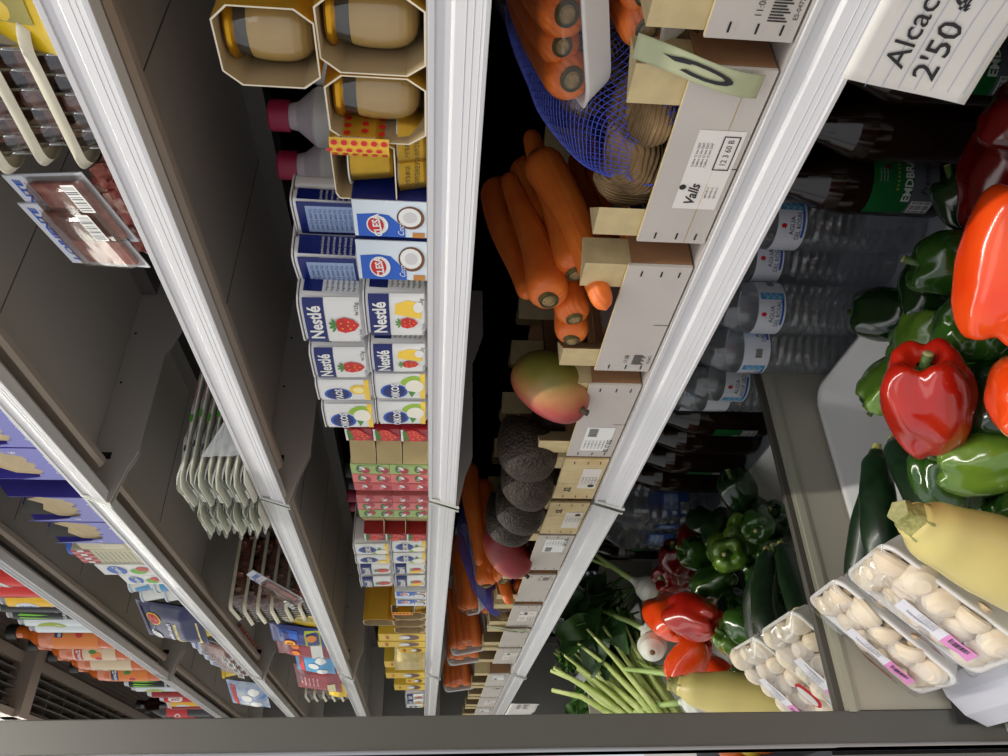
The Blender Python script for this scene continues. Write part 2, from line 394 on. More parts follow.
# ================================================================== fresh produce
def smoothn(p, f, s): return noise.noise(Vector(p) * f + Vector((s * 7.1, s * 3.3, s)))
def pepper_mesh(seed, mt, w, h, lobes, crease=.16, wr=0):
    mb = MB(); NU, NV = 60, 34; ph = seed * 1.7
    def fn(u, v):
        th = 2 * PI * u; a = PI * v
        r = max(0, math.sin(a)) ** .55; z = math.copysign(abs(math.cos(a)) ** .75, math.cos(a))
        k = abs(math.cos(lobes * th / 2 + ph)) ** 5
        end = .35 + .9 * abs(z) ** 2
        r *= 1 - crease * k * end
        r *= 1 - .17 * max(0, -z) + .05 * z
        z += .16 * (1 - k) * (abs(z) ** 3) * (1 if z > 0 else -1) * (1 if r > .3 else 0) * min(1, r)
        z -= (.38 if z > 0 else -.22) * math.exp(-(r / .34) ** 2) * (abs(z) ** 2)
        p = Vector((r * math.cos(th) * w / 2, r * math.sin(th) * w / 2, z * h / 2))
        n_ = smoothn((math.cos(th) * r, math.sin(th) * r, z), 1.3, seed)
        n2 = smoothn((math.cos(th) * r, math.sin(th) * r, z), 5, seed + 3)
        p *= 1 + .11 * n_ + (.012 + wr) * n2
        p.x += .05 * w * z * math.sin(seed)
        return p
    mb.grid(fn, NU, NV, mt, wrap=True); return mb
STEM = mat((70, 98, 40), .5, nz=(90, .25), bump=('noise', 220, .5)); STEMC = mat((168, 164, 112), .7, nz=(200, .2))
CAL = mat((50, 88, 36), .45, nz=(120, .2))
def make_pepper(name, seed, mt, w, h, lobes=4, wr=0, stem=.028):
    t = thing(name, '', 'pepper'); pepper_mesh(seed, mt, w, h, lobes, wr=wr).build('body', t)
    mb = MB(); z0 = h * .30; N = 30
    ring = lambda rr, zz, am: [((rr * (1 + am * math.cos(5 * 2 * PI * k / N))) * math.cos(2 * PI * k / N), (rr * (1 + am * math.cos(5 * 2 * PI * k / N))) * math.sin(2 * PI * k / N), zz + (.0012 * math.cos(10 * PI * k / N))) for k in range(N)]
    rs = [ring(w * .19, z0 + .004, .2), ring(w * .16, z0 + .0085, .15), ring(w * .09, z0 + .0095, .05), ring(w * .075, z0 + .014, 0)]
    vs = sum(rs, []); mb.add(vs, [(i * N + k, i * N + (k + 1) % N, (i + 1) * N + (k + 1) % N, (i + 1) * N + k) for i in range(3) for k in range(N)], CAL, True)
    mb.build('calyx', t)
    mb = MB(); b = seed * 1.3; pts = [(0, 0, z0 + .006), (.001 * math.cos(b), .001 * math.sin(b), z0 + stem * .5), (.006 * math.cos(b), .006 * math.sin(b), z0 + stem)]
    mb.tube(pts, [w * .082, w * .055, w * .062], STEM, seg=12); p = Vector(pts[2]); q = (Vector(pts[2]) - Vector(pts[1])).normalized()
    mb.tube([p, p + q * .0012], [w * .060, w * .05], STEMC, seg=12); mb.build('stem', t)
    return t
PG = lambda c, c2: mat(c, .16, sp=.6, nz=(14, .2), c2=c2, coat=.4, bump=('noise', 30, .12))
pg1 = PG((26, 60, 18), (54, 92, 26)); pg2 = PG((72, 112, 30), (108, 140, 46)); pg3 = PG((14, 38, 14), (26, 56, 20))
pr1 = PG((158, 16, 10), (186, 40, 18)); pr2 = PG((72, 6, 6), (110, 14, 10)); por = PG((232, 58, 10), (240, 84, 22)); pr3 = PG((150, 14, 8), (84, 12, 8))
V = {}
V['main'] = make_pepper('red_bell_pepper', 3, pr1, .094, .128, 4)
V['orange'] = make_pepper('orange_red_bell_pepper', 6, por, .100, .150, 3)
V['dark'] = make_pepper('red_bell_pepper', 9, pr2, .085, .12, 3)
V['g1'] = make_pepper('green_bell_pepper', 2, pg1, .078, .085, 4)
V['g2'] = make_pepper('green_bell_pepper', 5, pg2, .080, .095, 4, wr=.02)
V['g3'] = make_pepper('green_bell_pepper', 12, pg3, .075, .09, 3)
V['g4'] = make_pepper('green_bell_pepper', 15, pg1, .072, .082, 4, wr=.05)
GG, GRD = 'green bell peppers heaped in the tray', 'red bell peppers heaped in the tray'
def pp(k, loc, d, roll=0, label='', g=None, sc=1): return place(V[k], USED, loc, aim(d, roll), label, g, (sc,) * 3)
pp('main', (.425, .42, .765), (.80, .42, .42), .4, 'big glossy red bell pepper with green stem, in the middle of the produce tray', GRD)
pp('orange', (.599, .464, .764), (.80, .55, .05), .9, 'large orange-red bell pepper hanging over the top of the pepper heap', GRD)
pp('orange', (.545, .36, .752), (.5, -.6, .5), 2.1, 'orange-red bell pepper partly cut off by the picture edge, left of the big orange one', GRD, .8)
pp('dark', (.660, .615, .702), (-.6, .5, .4), 0, 'dark red bell pepper below the handwritten price note, furthest from the mirror', GRD)
pp('dark', (.558, .630, .688), (.7, .6, -.1), 1.4, 'very dark red bell pepper resting between the beer bottles and the orange-red pepper', GRD)
pp('g1', (.485, .575, .715), (-.3, .2, .9), 0, 'dark green bell pepper tucked under the rear of the orange-red pepper', GG)
pp('g3', (.30, .645, .675), (-.6, .4, .5), .5, 'darkest green bell pepper at the back of the heap, nearest the water bottles', GG, 1.05)
pp('g3', (.405, .60, .692), (.2, .8, -.3), 2, 'dark green bell pepper with smooth side, second from the back of the heap', GG)
pp('g3', (.505, .655, .68), (.3, .6, .5), 1, 'dark green bell pepper next to the end of the beer bottle', GG, .9)
pp('g2', (.375, .548, .690), (.85, .45, .2), 1.1, 'bright green bell pepper lying on its side behind the big red one', GG)
pp('g1', (.455, .505, .700), (.68, -.45, .56), .2, 'green bell pepper whose stem faces the front, beside the big red pepper', GG, 1.08)
pp('g1', (.245, .555, .672), (-.5, -.6, .5), .8, 'small green bell pepper poking out mirror-side of the big red pepper', GG, .85)
pp('g3', (.42, .425, .685), (-.1, -.9, .2), .3, 'dark green bell pepper under the near side of the big red pepper', GG, 1.1)
pp('g2', (.395, .365, .700), (-.5, .3, .8), 2.2, 'wrinkled light green bell pepper at the front, above the pale squash', GG, .95)
pp('g1', (.325, .372, .700), (.55, .75, .4), 1.9, 'glossy green bell pepper between the dark zucchinis and the pale squash', GG, .95)
pp('g4', (.392, .300, .665), (.6, -.5, .4), .6, 'dimpled green bell pepper touching the flank of the pale squash', GG, 1.1)
#pp('g2', (.205, .60, .72), (-.7, -.2, .6), 2.6, 'green bell pepper that shows topmost in the mirrored heap', GG, .01 + .9)
pp('g2', (.320, .515, .715), (-.85, -.2, .4), .9, 'light green bell pepper facing the mirror in the middle of the heap', GG, .9)
pp('g1', (.31, .46, .655), (-.8, -.3, .1), 1.5, 'green bell pepper with deep creases on the mirror side of the heap', GG)
pp('g4', (.29, .50, .635), (-.8, .1, .3), 2, 'crumpled green bell pepper low against the tray rim by the mirror', GG)
for q_, (k_, p_, d_, l_) in enumerate([('g2', (.345, .565, .665), (-.9, .1, .3), 'bright green bell pepper with its stem toward the mirror'), ('g1', (.30, .43, .62), (-.7, -.4, .4), 'green bell pepper low on the mirror side, behind the zucchinis'),
    ('g4', (.38, .50, .62), (-.6, .3, .4), 'green bell pepper filling the low middle of the heap'), ('g3', (.28, .57, .61), (-.6, .3, .6), 'dark green bell pepper resting on the tray floor at the back'), ('g1', (.42, .63, .62), (-.6, .6, .6), 'green bell pepper on the tray floor under the two dark ones'),
    ('g3', (.22, .42, .60), (-.9, .1, .1), 'dark green bell pepper on the tray floor below the zucchinis'), ('g4', (.26, .34, .60), (-.6, -.6, .1), 'crinkled green bell pepper on the tray floor by the mushroom packs'), ('g1', (.53, .47, .62), (-.6, .1, .6), 'green bell pepper on the tray floor below the big orange-red one'), ('g3', (.64, .45, .61), (-.6, .3, .6), 'dark green bell pepper on the tray floor toward the onions'), ('g4', (.70, .55, .62), (-.5, .3, .6), 'green bell pepper on the tray floor under the dark reds')]):
    pp(k_, p_, d_, q_, l_, GG)
pp('g4', (.33, .60, .62), (.3, .5, .4), 0, 'green bell pepper buried at the bottom of the heap near the back rim', GG)
pp('g3', (.46, .43, .61), (.3, .5, .4), 0, 'dark green bell pepper buried under the big red one', GG)
pp('g3', (.58, .55, .61), (.1, .5, .6), 0, 'dark green bell pepper buried beneath the dark red ones', GG)
pp('g4', (.30, .36, .62), (.5, .1, .6), 1, 'green bell pepper buried below the zucchinis', GG)
pp('g4', (.50, .33, .63), (.5, .1, .6), 1, 'green bell pepper buried below the orange-red peppers', GG)
V['dark2'] = make_pepper('red_bell_pepper', 21, pr3, .09, .13, 3)
pp('dark2', (.575, .455, .70), (-.7, -.2, .5), .5, 'two-tone red bell pepper seen in the mirror in front of the onions', GRD, .9)
pp('dark2', (.72, .60, .69), (-.3, -.2, .9), 1.5, 'dark red bell pepper standing upright beside the spinach in the mirror', GRD, .9)
pp('orange', (.66, .36, .665), (-.5, -.6, -.3), .5, 'bright red bell pepper low in front of the onions in the mirror', GRD, .85)

# squashes and zucchinis
def make_squash(name, label, path, rads, mt, stemmt, cat, sq=1.):
    p0 = Vector(path[0]); t = thing(name, label, cat, p0); P = [Vector(p) - p0 for p in path]
    # smooth path
    N = 26; pts = []; rr = []
    for i in range(N + 1):
        u = i / N * (len(P) - 1); k = min(int(u), len(P) - 2); f_ = u - k; f2 = f_ * f_ * (3 - 2 * f_)
        pts.append(P[k].lerp(P[k + 1], f_)); rr.append(rads[k] + (rads[k + 1] - rads[k]) * f2)
    for j in range(2): pts = [pts[0]] + [(pts[i - 1] + pts[i] * 2 + pts[i + 1]) / 4 for i in range(1, N)] + [pts[-1]]
    mb = MB(); mb.tube(pts, rr, mt, seg=30, sq=sq)
    for k, v in enumerate(mb.v): v += Vector((1, 1, 1)) * .0015 * smoothn(v, 18, 2)
    mb.build('body', t)
    d = (pts[0] - pts[3]).normalized(); mb = MB(); seg = 15; a = d.orthogonal().normalized(); b = d.cross(a); vs = []
    for i, (q, r) in enumerate(((-.010, 1.03), (.004, .86), (.013, .62), (.022, .66), (.027, .60))):
        for k in range(seg):
            w = 2 * PI * k / seg; e = 1 + (.14 if k % 3 == 0 else -.06); vs.append(d * q * rads[0] * 40 * 1. + (a * math.cos(w) + b * math.sin(w)) * rads[0] * r * e)
    mb.add(vs, [(i * seg + k, i * seg + (k + 1) % seg, (i + 1) * seg + (k + 1) % seg, (i + 1) * seg + k) for i in range(4) for k in range(seg)], stemmt, True)
    mb.add(vs[4 * seg:], [tuple(range(seg))], STEMC); mb.build('stem', t); return t
PALE = mat((226, 206, 128), .33, nz=(9, .1), c2=(214, 198, 122), coat=.15, bump=('noise', 20, .25)); PALE2 = mat((196, 204, 120), .33, nz=(12, .12), coat=.15)
STEMG = mat((122, 128, 60), .6, nz=(160, .4), c2=(186, 176, 110), bump=('noise', 200, .8))
ZUC = mat((14, 34, 18), .33, nz=(70, .25), c2=(24, 48, 24), coat=.15)
make_squash('pale_zucchini', 'big pale yellow zucchini with ridged greenish stem, lying over the mushroom packs', [(.417, .287, .823), (.405, .278, .795), (.385, .262, .73), (.365, .247, .67), (.35, .235, .60), (.347, .232, .575)], [.019, .033, .044, .048, .042, .02], PALE, STEMG, 'zucchini')
make_squash('dark_zucchini', 'dark green zucchini closest to the mirror, next to the mushroom packs', [(.172, .482, .672), (.158, .455, .675), (.125, .40, .69), (.095, .345, .70), (.075, .30, .70), (.07, .29, .70)], [.009, .019, .023, .024, .021, .009], ZUC, STEMG, 'zucchini')
make_squash('dark_zucchini', 'dark green zucchini lying between the other two dark ones', [(.200, .480, .69), (.195, .460, .695), (.20, .41, .71), (.195, .36, .72), (.18, .31, .715), (.175, .3, .71)], [.009, .019, .023, .024, .021, .009], ZUC, STEMG, 'zucchini')
make_squash('dark_zucchini', 'dark green zucchini furthest from the mirror, under the red pepper tip', [(.235, .475, .685), (.245, .455, .69), (.27, .41, .70), (.28, .36, .70), (.28, .32, .70), (.28, .31, .70)], [.009, .019, .023, .024, .021, .009], ZUC, STEMG, 'zucchini')
make_squash('dark_zucchini', 'dark green zucchini buried under the mushroom packs', [(.23, .42, .61), (.21, .40, .61), (.16, .38, .61), (.1, .36, .61), (.06, .34, .61), (.05, .34, .61)], [.009, .019, .023, .024, .021, .009], ZUC, STEMG, 'zucchini')
#make_squash('pale_zucchini', 'long pale green zucchini low in the front of the tray, seen only in the mirror', [(.60, .305, .69), (.58, .30, .68), (.52, .29, .66), (.46, .28, .645), (.42, .27, .63), (.41, .27, .63)], [.012, .024, .032, .035, .03, .012], PALE2, STEMG, 'zucchini')

# mushroom packs ------------------------------------------------------------------
MUSH = mat((238, 226, 204), .5, nz=(26, .08), c2=(228, 208, 178), sss=.1); MSTEM = mat((206, 182, 146), .65, nz=(50, .12)); FOAM = mat((230, 228, 224), .55)
PINK = mat((222, 142, 196), .4); LBLW = mat((226, 224, 230), .35)
def make_mushroom(i):
    t = thing('mushroom', '', 'mushroom'); mb = MB(); r = .0185
    prof = [(.0001, r * .78), (r * .45, r * .72), (r * .8, r * .45), (r * .99, r * .02), (r * .96, -r * .25), (r * .8, -r * .38), (r * .5, -r * .3), (r * .36, -r * .28)]
    mb.lathe(prof, MUSH, 22, cap=False, rfun=lambda a, z: 1 + .07 * math.cos(a + i) + .04 * math.cos(2 * a + i * 2)); mb.build('cap', t)
    mb = MB(); mb.lathe([(r * .36, -r * .28), (r * .33, -r * .7), (r * .42, -r * 1.05), (r * .2, -r * 1.12), (.0001, -r * 1.12)], MSTEM, 14, cap=False); mb.build('stem', t)
    return t
mush = [make_mushroom(0), make_mushroom(3)]
def mush_pack(name, label, M0, Wd, Ld, where, layout, spots=True):
    """M0 the mirror-side upper corner, Wd unit along the short side, Ld unit down the long side"""
    Wd = Vector(Wd).normalized(); Ld = Vector(Ld); Ld = (Ld - Wd * Ld.dot(Wd)).normalized(); N = Ld.cross(Wd)
    if N.z < 0: N = -N
    Wl, Ln = .120, .185; t = thing(name, label, 'mushroom pack', M0)
    rot = Matrix((Wd, -Ld, N if (Wd.cross(-Ld)).dot(N) > 0 else N)).transposed(); t.rotation_euler = rot.to_euler('XYZ')
    # local frame: x across (0..Wl), y upwards along -Ld (0..-Ln), z out
    def rr(ins, z, r=.018):
        o = []
        for cx, cy, a0 in ((Wl - ins - r, -ins - r, 0), (ins + r, -ins - r, PI / 2), (ins + r, -Ln + ins + r, PI), (Wl - ins - r, -Ln + ins + r, 3 * PI / 2)):
            for k in range(6):
                a = a0 + PI / 2 * k / 5; o.append((cx + r * math.cos(a), cy + r * math.sin(a), z))
        return o
    n = 24; mb = MB(); rs = [rr(.012, -.034, .012), rr(.003, -.006), rr(.0, -.001), rr(.001, .002), rr(.005, .0015), rr(.008, -.006), rr(.015, -.030, .012)]
    vs = sum(rs, []); mb.add(vs, [(i * n + k, i * n + (k + 1) % n, (i + 1) * n + (k + 1) % n, (i + 1) * n + k) for i in range(6) for k in range(n)], FOAM, True)
    mb.add(rs[6], [tuple(range(n))], FOAM); mb.add(rs[0], [tuple(range(n - 1, -1, -1))], FOAM); mb.build('foam_tray', t)
    mb = MB()
    def fz(x, y):
        e = min(x, Wl - x, -y, Ln + y) ; return .004 + .017 * min(1, max(0, e) / .028) ** .8 + .0025 * smoothn((x, y, 0), 45, 4)
    mb.grid(lambda u, v: Vector((Wl * u, -Ln * v, fz(Wl * u, -Ln * v))), 30, 44, FILM); mb.build('film', t)
    mb = MB(); mp = plane((0, 0, 0), (1, 0, 0), (0, 1, 0))
    def mpf(a, b, h=0): return Vector((a, b, fz(a, b) + .0008 + h))
    x0 = .052; cs = math.cos(-.1); 
    def lab(a, b, h=0): return mpf(x0 + a, b, h)
    for i in range(8):
        mb.rect(lab, 0, .024, -.155 + i * .012, -.143 + i * .012, PINK if i < 3 else LBLW, .0002, 4)
    mb.text(lambda a, b, h=0: lab(.012 - b, a, h), 'CHAMPIÑÓN', -.09, .004, .006, INK, .0006)
    for i in range(3): mb.text(lambda a, b, h=0: lab(.012 - b, a, h), 'Origen España cat. I', -.095, -.0008 - i * .004, .003, INK, .0006)
    mb.bars(lambda a, b, h=0: lab(.012 - b, a, h), -.148, -.008, .024, .010, off=.0006, bg=False)
    mb.build('price_label', t, label='white and pink price label')
    mb = MB(); mb.ell(lambda a, b, h=0: Vector((a, b, fz(a, b) + h)), .010, -.120, .007, .026, RED, .0009, 20); mb.ell(lambda a, b, h=0: Vector((a, b, fz(a, b) + h)), .0115, -.120, .0045, .021, WHITE, .0013, 20); mb.build('brand_sticker', t, label='white sticker with red edge')
    k = 0
    for i, (x, y) in enumerate(layout):
        p = rot @ Vector((x, y, -.006 + .004 * ((i * 7) % 3))) + Vector(M0)
        dr = rot @ Vector((R_.uniform(-.7, .7), R_.uniform(-.7, .7), .8))
        s = R_.uniform(1.02, 1.25)
        place(mush[i % 2], USED, p, aim(dr, i), 'one of the white button mushrooms under film in the ' + where, 'button mushrooms in the ' + where, (s,) * 3)
    return t
lay = [(.025 + .035 * (i % 3) + .008 * ((i // 3) % 2), -.024 - .0335 * (i // 3)) for i in range(15)]
mush_pack('mushroom_pack', 'film-wrapped foam tray of white mushrooms directly against the mirror', (.018, .326, .752), (.118, -.006, .012), (0, -.73, -.68), 'pack against the mirror', lay)
mush_pack('mushroom_pack', 'film-wrapped foam tray of white mushrooms half covered by the pale zucchini', (.155, .319, .762), (.12, .0, .006), (0, -.70, -.70), 'pack under the pale zucchini', lay)

# carrots ---------------------------------------------------------------------
CAR = mat((232, 124, 42), .45, nz=(30, .12), c2=(214, 100, 32), bump=('wave', 60, .25)); CROWN = mat((112, 96, 46), .7, nz=(160, .4), c2=(60, 66, 30))
CRDK = mat((62, 58, 32), .8, nz=(200, .4)); CRTN = mat((158, 132, 84), .75, nz=(220, .35), c2=(110, 92, 56))
def make_carrot(L_, r):
    t = thing('carrot', '', 'carrot'); mb = MB(); N = 44; pts = []; rr = []
    for i in range(N + 1):
        u = i / N; pts.append((.006 * math.sin(u * 3) * L_ * 5, .004 * math.sin(u * 5), -L_ * u))
        rr.append(r * ((1 - (1 - min(1, u / .09)) ** 2.2) ** .5 * .75 + .25 if u < .09 else 1) * (1 - .62 * max(0, u - .1) ** 1.15) * (1 if u < .93 else max(.12, math.sqrt(max(0, 1 - ((u - .93) / .07) ** 2)))))
    mb.tube(pts, rr, CAR, seg=20); mb.build('root', t)
    mb = MB(); mb.lathe([(r * .50, -.003), (r * .46, .0012), (r * .34, .0004), (r * .26, .0022), (.0001, .003)], CROWN, 20, cap=False, segmats=[CROWN, CRDK, CRTN, CRTN], rfun=lambda a, z: 1 + .04 * math.sin(2 * a + 1)); mb.build('crown', t); return t
car = [make_carrot(.19, .0205), make_carrot(.17, .0175)]
def carrot(loc, d, i=0, label='', g='loose carrots in the wooden crates', s=1): return place(car[i], USED, loc, aim(d, s * 9), label, g, (s,) * 3)
carrot((.483, .500, 1.190), (.05, -.98, -.16), 0, 'carrot with its thick cut end nearest the front, topmost of the heap', s=1.1)
carrot((.497, .525, 1.162), (-.15, -.97, -.2), 0, 'carrot whose cut end points forward right beside the crate post', s=1.05)
carrot((.452, .500, 1.158), (-.2, -.97, -.1), 0, 'carrot with a small round cut end, in the middle of the heap', s=.95)
carrot((.420, .495, 1.156), (-.15, -.98, -.12), 1, 'carrot on the mango side of the heap with cut end facing front', s=1.1)
carrot((.528, .672, 1.200), (.10, .93, .30), 0, 'long carrot pointing its tip at the front, between net bag and crate post', s=1.12)
carrot((.410, .752, 1.235), (-.16, .98, .10), 1, 'carrot on the left of the heap with its thin tip hanging forward', s=1.32)
carrot((.462, .735, 1.205), (.0, .99, .10), 0, 'dark shaded carrot lying under the topmost ones', s=1.15)
carrot((.515, .500, 1.115), (-.6, -.75, .2), 1, 'broken-ended carrot just behind the front board', s=.9)
carrot((.470, .62, 1.130), (.2, -.9, .0), 1, 'carrot buried in the middle of the crate')
carrot((.43, .62, 1.11), (-.2, -.9, .0), 1, 'carrot buried near the mango crate wall')
carrot((.51, .64, 1.10), (.1, -.9, .0), 1, 'carrot buried under the net side')
# mango and avocados -----------------------------------------------------------
MANGO = axis_mat('mango_skin', [(.0, (70, 84, 30)), (.3, (120, 112, 44)), (.55, (168, 116, 66)), (.8, (164, 66, 56)), (1., (132, 34, 40))], 'X', -.042, .035, .42, 45, .25, ('noise', 90, .15))
def make_mango():
    t = thing('mango', '', 'mango'); mb = MB()
    def fn(u, v):
        th = 2 * PI * u; a = PI * v; r = math.sin(a) ** .9; z = math.cos(a)
        k = 1 + .10 * z * 1
        p = Vector((r * math.cos(th) * .041 * k, r * math.sin(th) * .036 * k, z * .055)); p.x += .010 * (z * z) ; return p * (1 + .03 * smoothn((p.x * 20, p.y * 20, p.z * 20), 1, 3))
    mb.grid(fn, 44, 30, MANGO, True); mb.build('body', t)
    mb = MB(); mb.tube([(.010, 0, .053), (.011, 0, .058), (.011, .001, .063)], [.006, .0035, .004], mat((70, 60, 40), .8), seg=10); mb.build('stem', t); return t
mango = make_mango()
place(mango, USED, (.300, .515, 1.166), aim2((.35, -.70, -.62), (-.55, -.75, -.55)), 'red and green mango standing in the crate next to the avocados', 'mangoes', (1.06,) * 3)
AVO = mat((38, 31, 27), .55, nz=(90, .35), c2=(62, 52, 42), bump=('vor', 300, 1.), sp=.25)
def make_avocado():
    t = thing('avocado', '', 'avocado'); mb = MB()
    def fn(u, v):
        th = 2 * PI * u; a = PI * v; z = math.cos(a); r = math.sin(a) * (.034 - .011 * max(0, z) ** 1.2)
        p = Vector((r * math.cos(th), r * math.sin(th), z * (.046 + .006 * max(0, z)))); return p * (1 + .02 * smoothn((p.x * 60, p.y * 60, p.z * 60), 1, 3))
    mb.grid(fn, 48, 34, AVO, True); mb.build('body', t)
    mb = MB(); mb.lathe([(.004, .0505), (.0035, .054), (.0001, .0545)], mat((90, 70, 44), .8), 10, cap=False); mb.build('stem_button', t); return t
avo = make_avocado()
GA = 'avocados'
place(avo, USED, (.130, .510, 1.176), aim((.1, .75, .45), 0), 'dark brown avocado nearest the mango, topmost of the heap', GA, (1.28, 1.28, 1.1))
place(avo, USED, (.050, .500, 1.168), aim((.2, .8, .35), 1.2), 'dark pebbly avocado pressed against the mirror', GA, (1.2, 1.2, 1.1))
place(avo, USED, (.09, .56, 1.13), aim((.5, .6, .1), 1.2), 'avocado underneath, behind the two front ones', GA)
place(avo, USED, (.12, .585, 1.11), aim((.8, .1, .1), .2), 'avocado underneath, just behind the front board', GA)
place(avo, USED, (.045, .575, 1.10), aim((.3, .9, .1), .6), 'lowest avocado in the corner by the mirror', GA)

# wooden crates ------------------------------------------------------------------
WOOD = mat((216, 196, 150), .7, nz=(24, .1), c2=(196, 170, 120), bump=('wave', 30, .2)); WOODW = mat((190, 183, 175), .7, nz=(12, .05)); WOODE = mat((206, 186, 138), .65, nz=(60, .1))
PLYB = mat((150, 110, 76), .75, nz=(18, .14)); STPL = mat((40, 40, 42), .4, .6)
def make_crate(w, deco, board=None):
    t = thing('wooden_crate', '', 'crate'); bd = board or WOODW; z1 = .066; Dp = .39
    mb = MB(); mb.box(.001, w - .001, .0, .0035, .002, z1, bd); mb.box(.0015, w - .0015, .0003, .0032, z1 - .0005, z1 + .0002, WOODE)
    mp = plane((0, 0, 0)); 
    for x in (.010, w - .012):
        for z in (.012, .03, .05): mb.rect(mp, x - .004, x + .004, z, z + .0016, STPL, .0006)
    mb.rect(mp, w * .5 - .002, w * .5 - .0012, .001, .018, STPL, .0004); deco(mb, mp, w); mb.build('front_board', t)
    mb = MB(); mb.box(.001, w - .001, Dp - .004, Dp, .002, z1 + .01, PLYB); mb.build('back_board', t)
    for x in (.0008, w - .0038):
        mb = MB(); mb.box(x, x + .003, .004, Dp - .004, .002, .062, PLYB); mb.build('side_board', t)
    for x, sx in ((.004, 1), (w - .004, -1)):
        for y, sy in ((.004, 1), (Dp - .0045, -1)):
            mb = MB(); mb.prism([(x, y), (x + sx * .034, y), (x, y + sy * .034)], .002, .108, WOODE, 'z'); mb.build('corner_post', t)
    mb = MB(); mb.box(.004, w - .004, .004, Dp - .004, .0, .0035, PLYB); mb.build('base_board', t); return t
def deco_paper(mb, mp, w):
    mb.rect(mp, .045, .13, .006, .045, mat((226, 220, 214), .5), .0004)
    mb.text(mp, 'Valls', .062, .032, .013, INK, .0008, shear=.3, bold=.02); mb.ell(mp, .070, .042, .003, .003, INK, .0008)
    for i in range(4): mb.text(mp, 'Calibre 12 lote 2207', .105, .041 - i * .0035, .003, INK, .0008)
    for i in range(3): mb.text(mp, 'agricola s.l.', .065, .020 - i * .004, .003, INK, .0008)
    for a in ((.09, .125, .009, .010), (.09, .125, .022, .023), (.09, .091, .009, .023), (.124, .125, .009, .023)): mb.rect(mp, *a, INK, .0009)
    mb.text(mp, '12 3 60 B', .108, .016, .007, INK, .0009)
    mb.rect(mp, .001, w - .002, .0215, .0222, mat((178, 150, 100), .8), .0004)
def deco_stamp(mb, mp, w):
    for i in range(9): mb.rect(mp, .016 + i * .0022, .0172 + i * .0022, .012 + (i % 3) * .002, .026, INK, .0006)
    mb.text(mp, '11:08', .026, .034, .007, INK, .0006); mb.text(mp, 'ES-0472', .026, .007, .005, INK, .0006)
def deco_label(mb, mp, w):
    mb.rect(mp, .020, .085, .012, .050, WHITE, .0004); mb.bars(mp, .06, .034, .022, .012, off=.0008, bg=False)
    for i in range(6): mb.text(mp, 'Prod. 0834 cat II', .038, .046 - i * .005, .0035, INK, .0008)
    mb.text(mp, 'ES 17 KG', .034, .014, .009, INK, .0008, bold=.02)
def deco_num(mb, mp, w):
    mb.text(mp, '32.', .035, .048, .014, INK, .0006, shear=.3, bold=.03)
    mb.rect(mp, .04, w - .03, .006, .034, mat((222, 216, 206), .5), .0004)
    for i in range(5): mb.text(mp, 'Var. Hass 18', .07, .030 - i * .005, .004, INK, .0008)
    mb.ell(mp, .05, .014, .005, .005, INK, .0008); mb.rect(mp, w * .4, w * .4 + .0008, .0, .066, mat((170, 150, 110), .8), .0005)
cr = [make_crate(.186, deco_paper), make_crate(.186, deco_stamp), make_crate(.190, deco_label), make_crate(.138, deco_num, WOOD)]
zA = top('A')
GC = 'pale wooden produce crates on the lowest shelf'
def crate(i, x, label, y=.489): return place(cr[i], USED, (x, y, zA), (0, 0, 0), label, GC)
crate(3, .0045, 'narrow pale wooden crate of avocados touching the mirror')
crate(2, .150, 'wooden crate with a printed white label, holding the mango')
crate(1, .370, 'wooden crate with a small ink stamp, holding the loose carrots')
crate(0, .588, 'wooden crate with a large paper label, under the blue net bag')
crate(1, .795, 'wooden crate at the picture edge with the green tag on its post')
crate(0, 1.0, 'wooden crate seen in the mirror below the wrapped carrot trays')
crate(2, 1.335, 'first wooden crate beyond the shelf joint, seen in the mirror')
crate(1, 1.54, 'second wooden crate beyond the shelf joint, seen in the mirror')
crate(0, 1.745, 'third wooden crate beyond the shelf joint, seen in the mirror')
crate(2, 1.95, 'fourth wooden crate beyond the shelf joint, seen in the mirror')
crate(1, 2.16, 'fifth wooden crate beyond the shelf joint, seen in the mirror')
# paper liner, black plastic cups, green tag
mb = MB(); PAP = mat((140, 128, 124), .8, nz=(14, .08))
mb.grid(lambda u, v: Vector((.375 + .17 * u, .54 + .32 * v, zA + .02 + .11 * u * (1 - u) * 0 + .09 * abs(u - .5) ** 1.5 + .006 * smoothn((u * 3, v * 3, 0), 1, 2))), 16, 16, PAP)
tag(mb.build('paper_liner', solid=.0006), 'creased grey paper liner inside the crate of carrots', 'paper')
def make_blisters(x, label, w=.15):
    t = thing('plastic_liner', label, 'liner', (x, .55, zA + .006)); mb = MB(); BLK = mat((20, 24, 26), .3, sp=.6)
    mb.box(0, w, 0, .30, .030, .032, BLK)
    for i in range(2):
        for j in range(4): mb.lathe([(.001, .0), (.022, .002), (.030, .012), (.033, .034), (.030, .034), (.026, .012), (.001, .006)], BLK, 20, c=(w * .27 + i * w * .47, .036 + j * .072), cap=False)
    mb.build('cup_sheet', t); return t
make_blisters(.165, 'black plastic fruit liner with empty cups behind the mango', .16)
mb = MB(); TAGM = mat((172, 176, 140), .6, nz=(20, .05))
def tg(u, v): 
    return Vector((.788 + .020 * (v - .5) - .012, .497 - .004 - .030 * 0 + .004 * math.sin(u * 5), 1.168 - .098 * u)) + Vector((-.02 * (u - .4), -.014 * math.sin(u * 2.6), 0))
mb.grid(tg, 14, 6, TAGM)
mb.build('x'); bpy.data.objects.remove(bpy.data.objects['x'])
gt = thing('paper_tag', 'pale green paper tag with black lettering stuck on a crate post', 'tag', (0, 0, 0)); mb.build('paper', gt, solid=.0004)
mb = MB()
